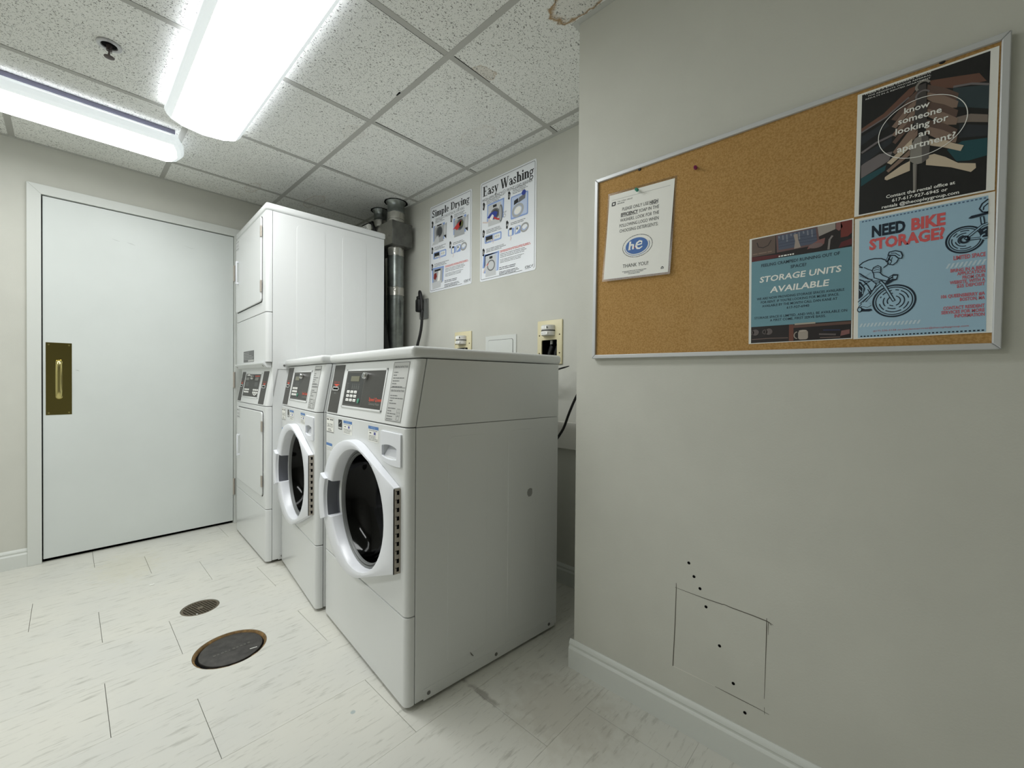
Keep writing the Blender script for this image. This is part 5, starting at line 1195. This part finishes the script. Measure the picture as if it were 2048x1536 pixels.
# rider: back, shoulder, arm, legs
a.poly([(.0095, .1500), (.0100, .1690), (.0200, .1745), (.0340, .1765), (.0480, .1740), (.0540, .1690), (.0560, .1600), (.0500, .1540), (.0420, .1480), (.0360, .1440), (.0280, .1470), (.0200, .1400)], LB, 7)
outline([(.0085, .1650), (.0150, .1715), (.0240, .1752), (.0340, .1765), (.0460, .1745), (.0540, .1690)], .0022, 9); outline([(.0500, .1540), (.0560, .1590), (.0590, .1640)], .0018, 9); outline([(.0170, .1600), (.0250, .1540), (.0320, .1500)], .0016, 9); outline([(.0090, .1630), (.0150, .1600)], .0028, 9)
a.poly([(.0330, .1440), (.0450, .1430), (.0455, .1560), (.0410, .1600), (.0340, .1570), (.0310, .1500)], LB, 8); outline([(.0330, .1440), (.0310, .1500), (.0335, .1570), (.0405, .1600), (.0455, .1560), (.0455, .1440)], .0018, 10); outline([(.0340, .1545), (.0400, .1565), (.0440, .1530)], .0012, 10); outline([(.0335, .1500), (.0395, .1520), (.0445, .1490)], .0012, 10); outline([(.0330, .1460), (.0455, .1450)], .0014, 10)
a.poly([(.0340, .1430), (.0440, .1440), (.0480, .1380), (.0600, .1290), (.0560, .1230), (.0440, .1290), (.0360, .1330)], LB, 8); outline([(.0335, .1440), (.0345, .1340), (.0430, .1290), (.0560, .1235)], .0018, 10); outline([(.0440, .1440), (.0490, .1370), (.0590, .1300)], .0018, 10)
a.poly([(.0520, .1180), (.0560, .1250), (.0600, .1330), (.0660, .1370), (.0740, .1350), (.0720, .1240), (.0660, .1220), (.0620, .1190), (.0560, .1150)], NVY, 9); a.poly([(.0660, .1330), (.0720, .1325), (.0705, .1260), (.0660, .1265)], LB, 10); a.stroke([(.0600, .1300), (.0640, .1330)], .0012, LB, 10); a.stroke([(.0610, .1260), (.0650, .1280)], .0012, LB, 10)
a.stroke([(.0090, .1480), (.0250, .1330), (.0320, .1300)], .0020, NVY, 9); a.stroke([(.0090, .1340), (.0160, .1300), (.0240, .1190), (.0300, .1050)], .0022, NVY, 9); a.poly([(.0085, .1300), (.0120, .1280), (.0200, .1140), (.0150, .0960), (.0085, .0900)], NVY, 6); a.stroke([(.0100, .1240), (.0160, .1140), (.0150, .1010)], .0014, LB, 8); a.stroke([(.0095, .1120), (.0130, .1060)], .0014, LB, 8)
for i in range(5): a.stroke([(.0100+i*.003, .1440-i*.0020), (.0120+i*.003, .1400-i*.0020)], .0008, NVY, 9)
a.poly([(.0170, .1200), (.0300, .1290), (.0380, .1200), (.0330, .1080), (.0230, .1040)], LB, 8); outline([(.0170, .1200), (.0300, .1290), (.0390, .1190)], .0018, 9); outline([(.0380, .1190), (.0330, .1070), (.0270, .0980)], .0018, 9); outline([(.0240, .1100), (.0290, .0990)], .0016, 9)
# head and helmet
a.poly([(.0530, .1760), (.0560, .1600), (.0650, .1565), (.0740, .1660), (.0700, .1760)], LB, 9); outline([(.0545, .1700), (.0570, .1600), (.0650, .1570), (.0710, .1620), (.0735, .1680)], .0018, 11); outline([(.0570, .1740), (.0630, .1650), (.0600, .1590)], .0016, 11); outline([(.0640, .1740), (.0620, .1660)], .0012, 11)
a.poly([(.0580, .1800), (.0600, .1862), (.0700, .1866), (.0780, .1820), (.0802, .1740), (.0790, .1690), (.0740, .1690), (.0700, .1760), (.0620, .1790)], LB, 10); outline([(.0570, .1790), (.0590, .1858), (.0690, .1868), (.0775, .1825), (.0802, .1740), (.0785, .1685), (.0735, .1700), (.0680, .1770), (.0600, .1790)], .0022, 12, True); outline([(.0610, .1830), (.0690, .1815), (.0760, .1740)], .0014, 12); a.poly([(.0525, .1660), (.0575, .1800), (.0620, .1780), (.0580, .1650)], NVY, 11); a.stroke([(.0550, .1680), (.0585, .1770)], .0012, LB, 12)
# rear half of a second bike at the right edge
rx_, rz_ = .1703, .1880
def clipring(r, w, a0=0, a1=360, L=4): a.ring(rx_, rz_, r, w, NVY, L, a0=a0, a1=a1, n=44, xmax=X1-.001)
clipring(.0256, .0030); clipring(.0218, .0016); clipring(.0060, .0036, L=9)
for r_, sg in ((.0178, ((70, 110), (125, 150), (165, 240), (250, 300))), (.0128, ((80, 150), (190, 280))), (.009, ((100, 230),))):
    for s0, s1 in sg: clipring(r_, .0016, s0, s1)
a.stroke([(.1705, .1880), (.1940, .2110), (X1, .2130)], .0046, NVY, 8); a.stroke([(.1715, .1890), (.1940, .2108), (X1, .2128)], .0020, LB, 9); a.stroke([(.1720, .1875), (X1, .1860)], .0046, NVY, 8); a.stroke([(.1750, .1874), (X1, .1860)], .0020, LB, 9)
a.stroke([(.1930, .2280), (.1945, .2130)], .0060, NVY, 8); a.stroke([(.1930, .2270), (.1944, .2140)], .0026, LB, 9); a.poly([(.1748, .2290), (.1790, .2330), (.1950, .2345), (X1, .2365), (X1, .2310), (.1900, .2290), (.1780, .2275)], NVY, 9)
a.poly([(.1880, .2010), (.1960, .2060), (X1, .2080), (X1, .1870), (.1930, .1890), (.1900, .1950)], NVY, 7); a.ring(.1975, .1880, .0050, .0020, LB, 10, a0=90, a1=270, n=12); a.stroke([(.1950, .1990), (.1990, .2020)], .0016, LB, 10)
a.poly([(.1900, .2440), (.1925, .2520), (X1, .2600), (X1, .2360), (.1940, .2360)], LB, 7); outline([(X1, .2600), (.1930, .2530), (.1895, .2440), (.1935, .2365), (X1, .2345)], .0024, 9); outline([(X1, .2520), (.1950, .2460), (.1945, .2400)], .0018, 9)
a.build('flyer_print', t, (0, -.0003, 0))
# push pins
def pin(label, col, x, z, y, tilt):
    o = G().lathe([(0, -.0185), (.0042, -.0182), (.0046, -.0165), (.0040, -.0150), (.0026, -.0125), (.0026, -.0062), (.0050, -.0048), (.0052, -.0036), (.0008, -.0032), (.0005, .004)], (0, 0, 0), (0, 1, 0), col, 18).build('push_pin', None, (x, y, z), (tilt, 0, tilt), shade=40)
    tag(o, label, 'push pin', 'push pins on the cork board')
pin('teal push pin holding the white soap notice', mat('teal_plastic', (58, 150, 128), .3), -.612, 1.623, BY-.0030, .2)
pin('magenta push pin alone in the bare cork', mat('magenta_plastic', (128, 28, 84), .3), -.436, 1.633, BY, .25)
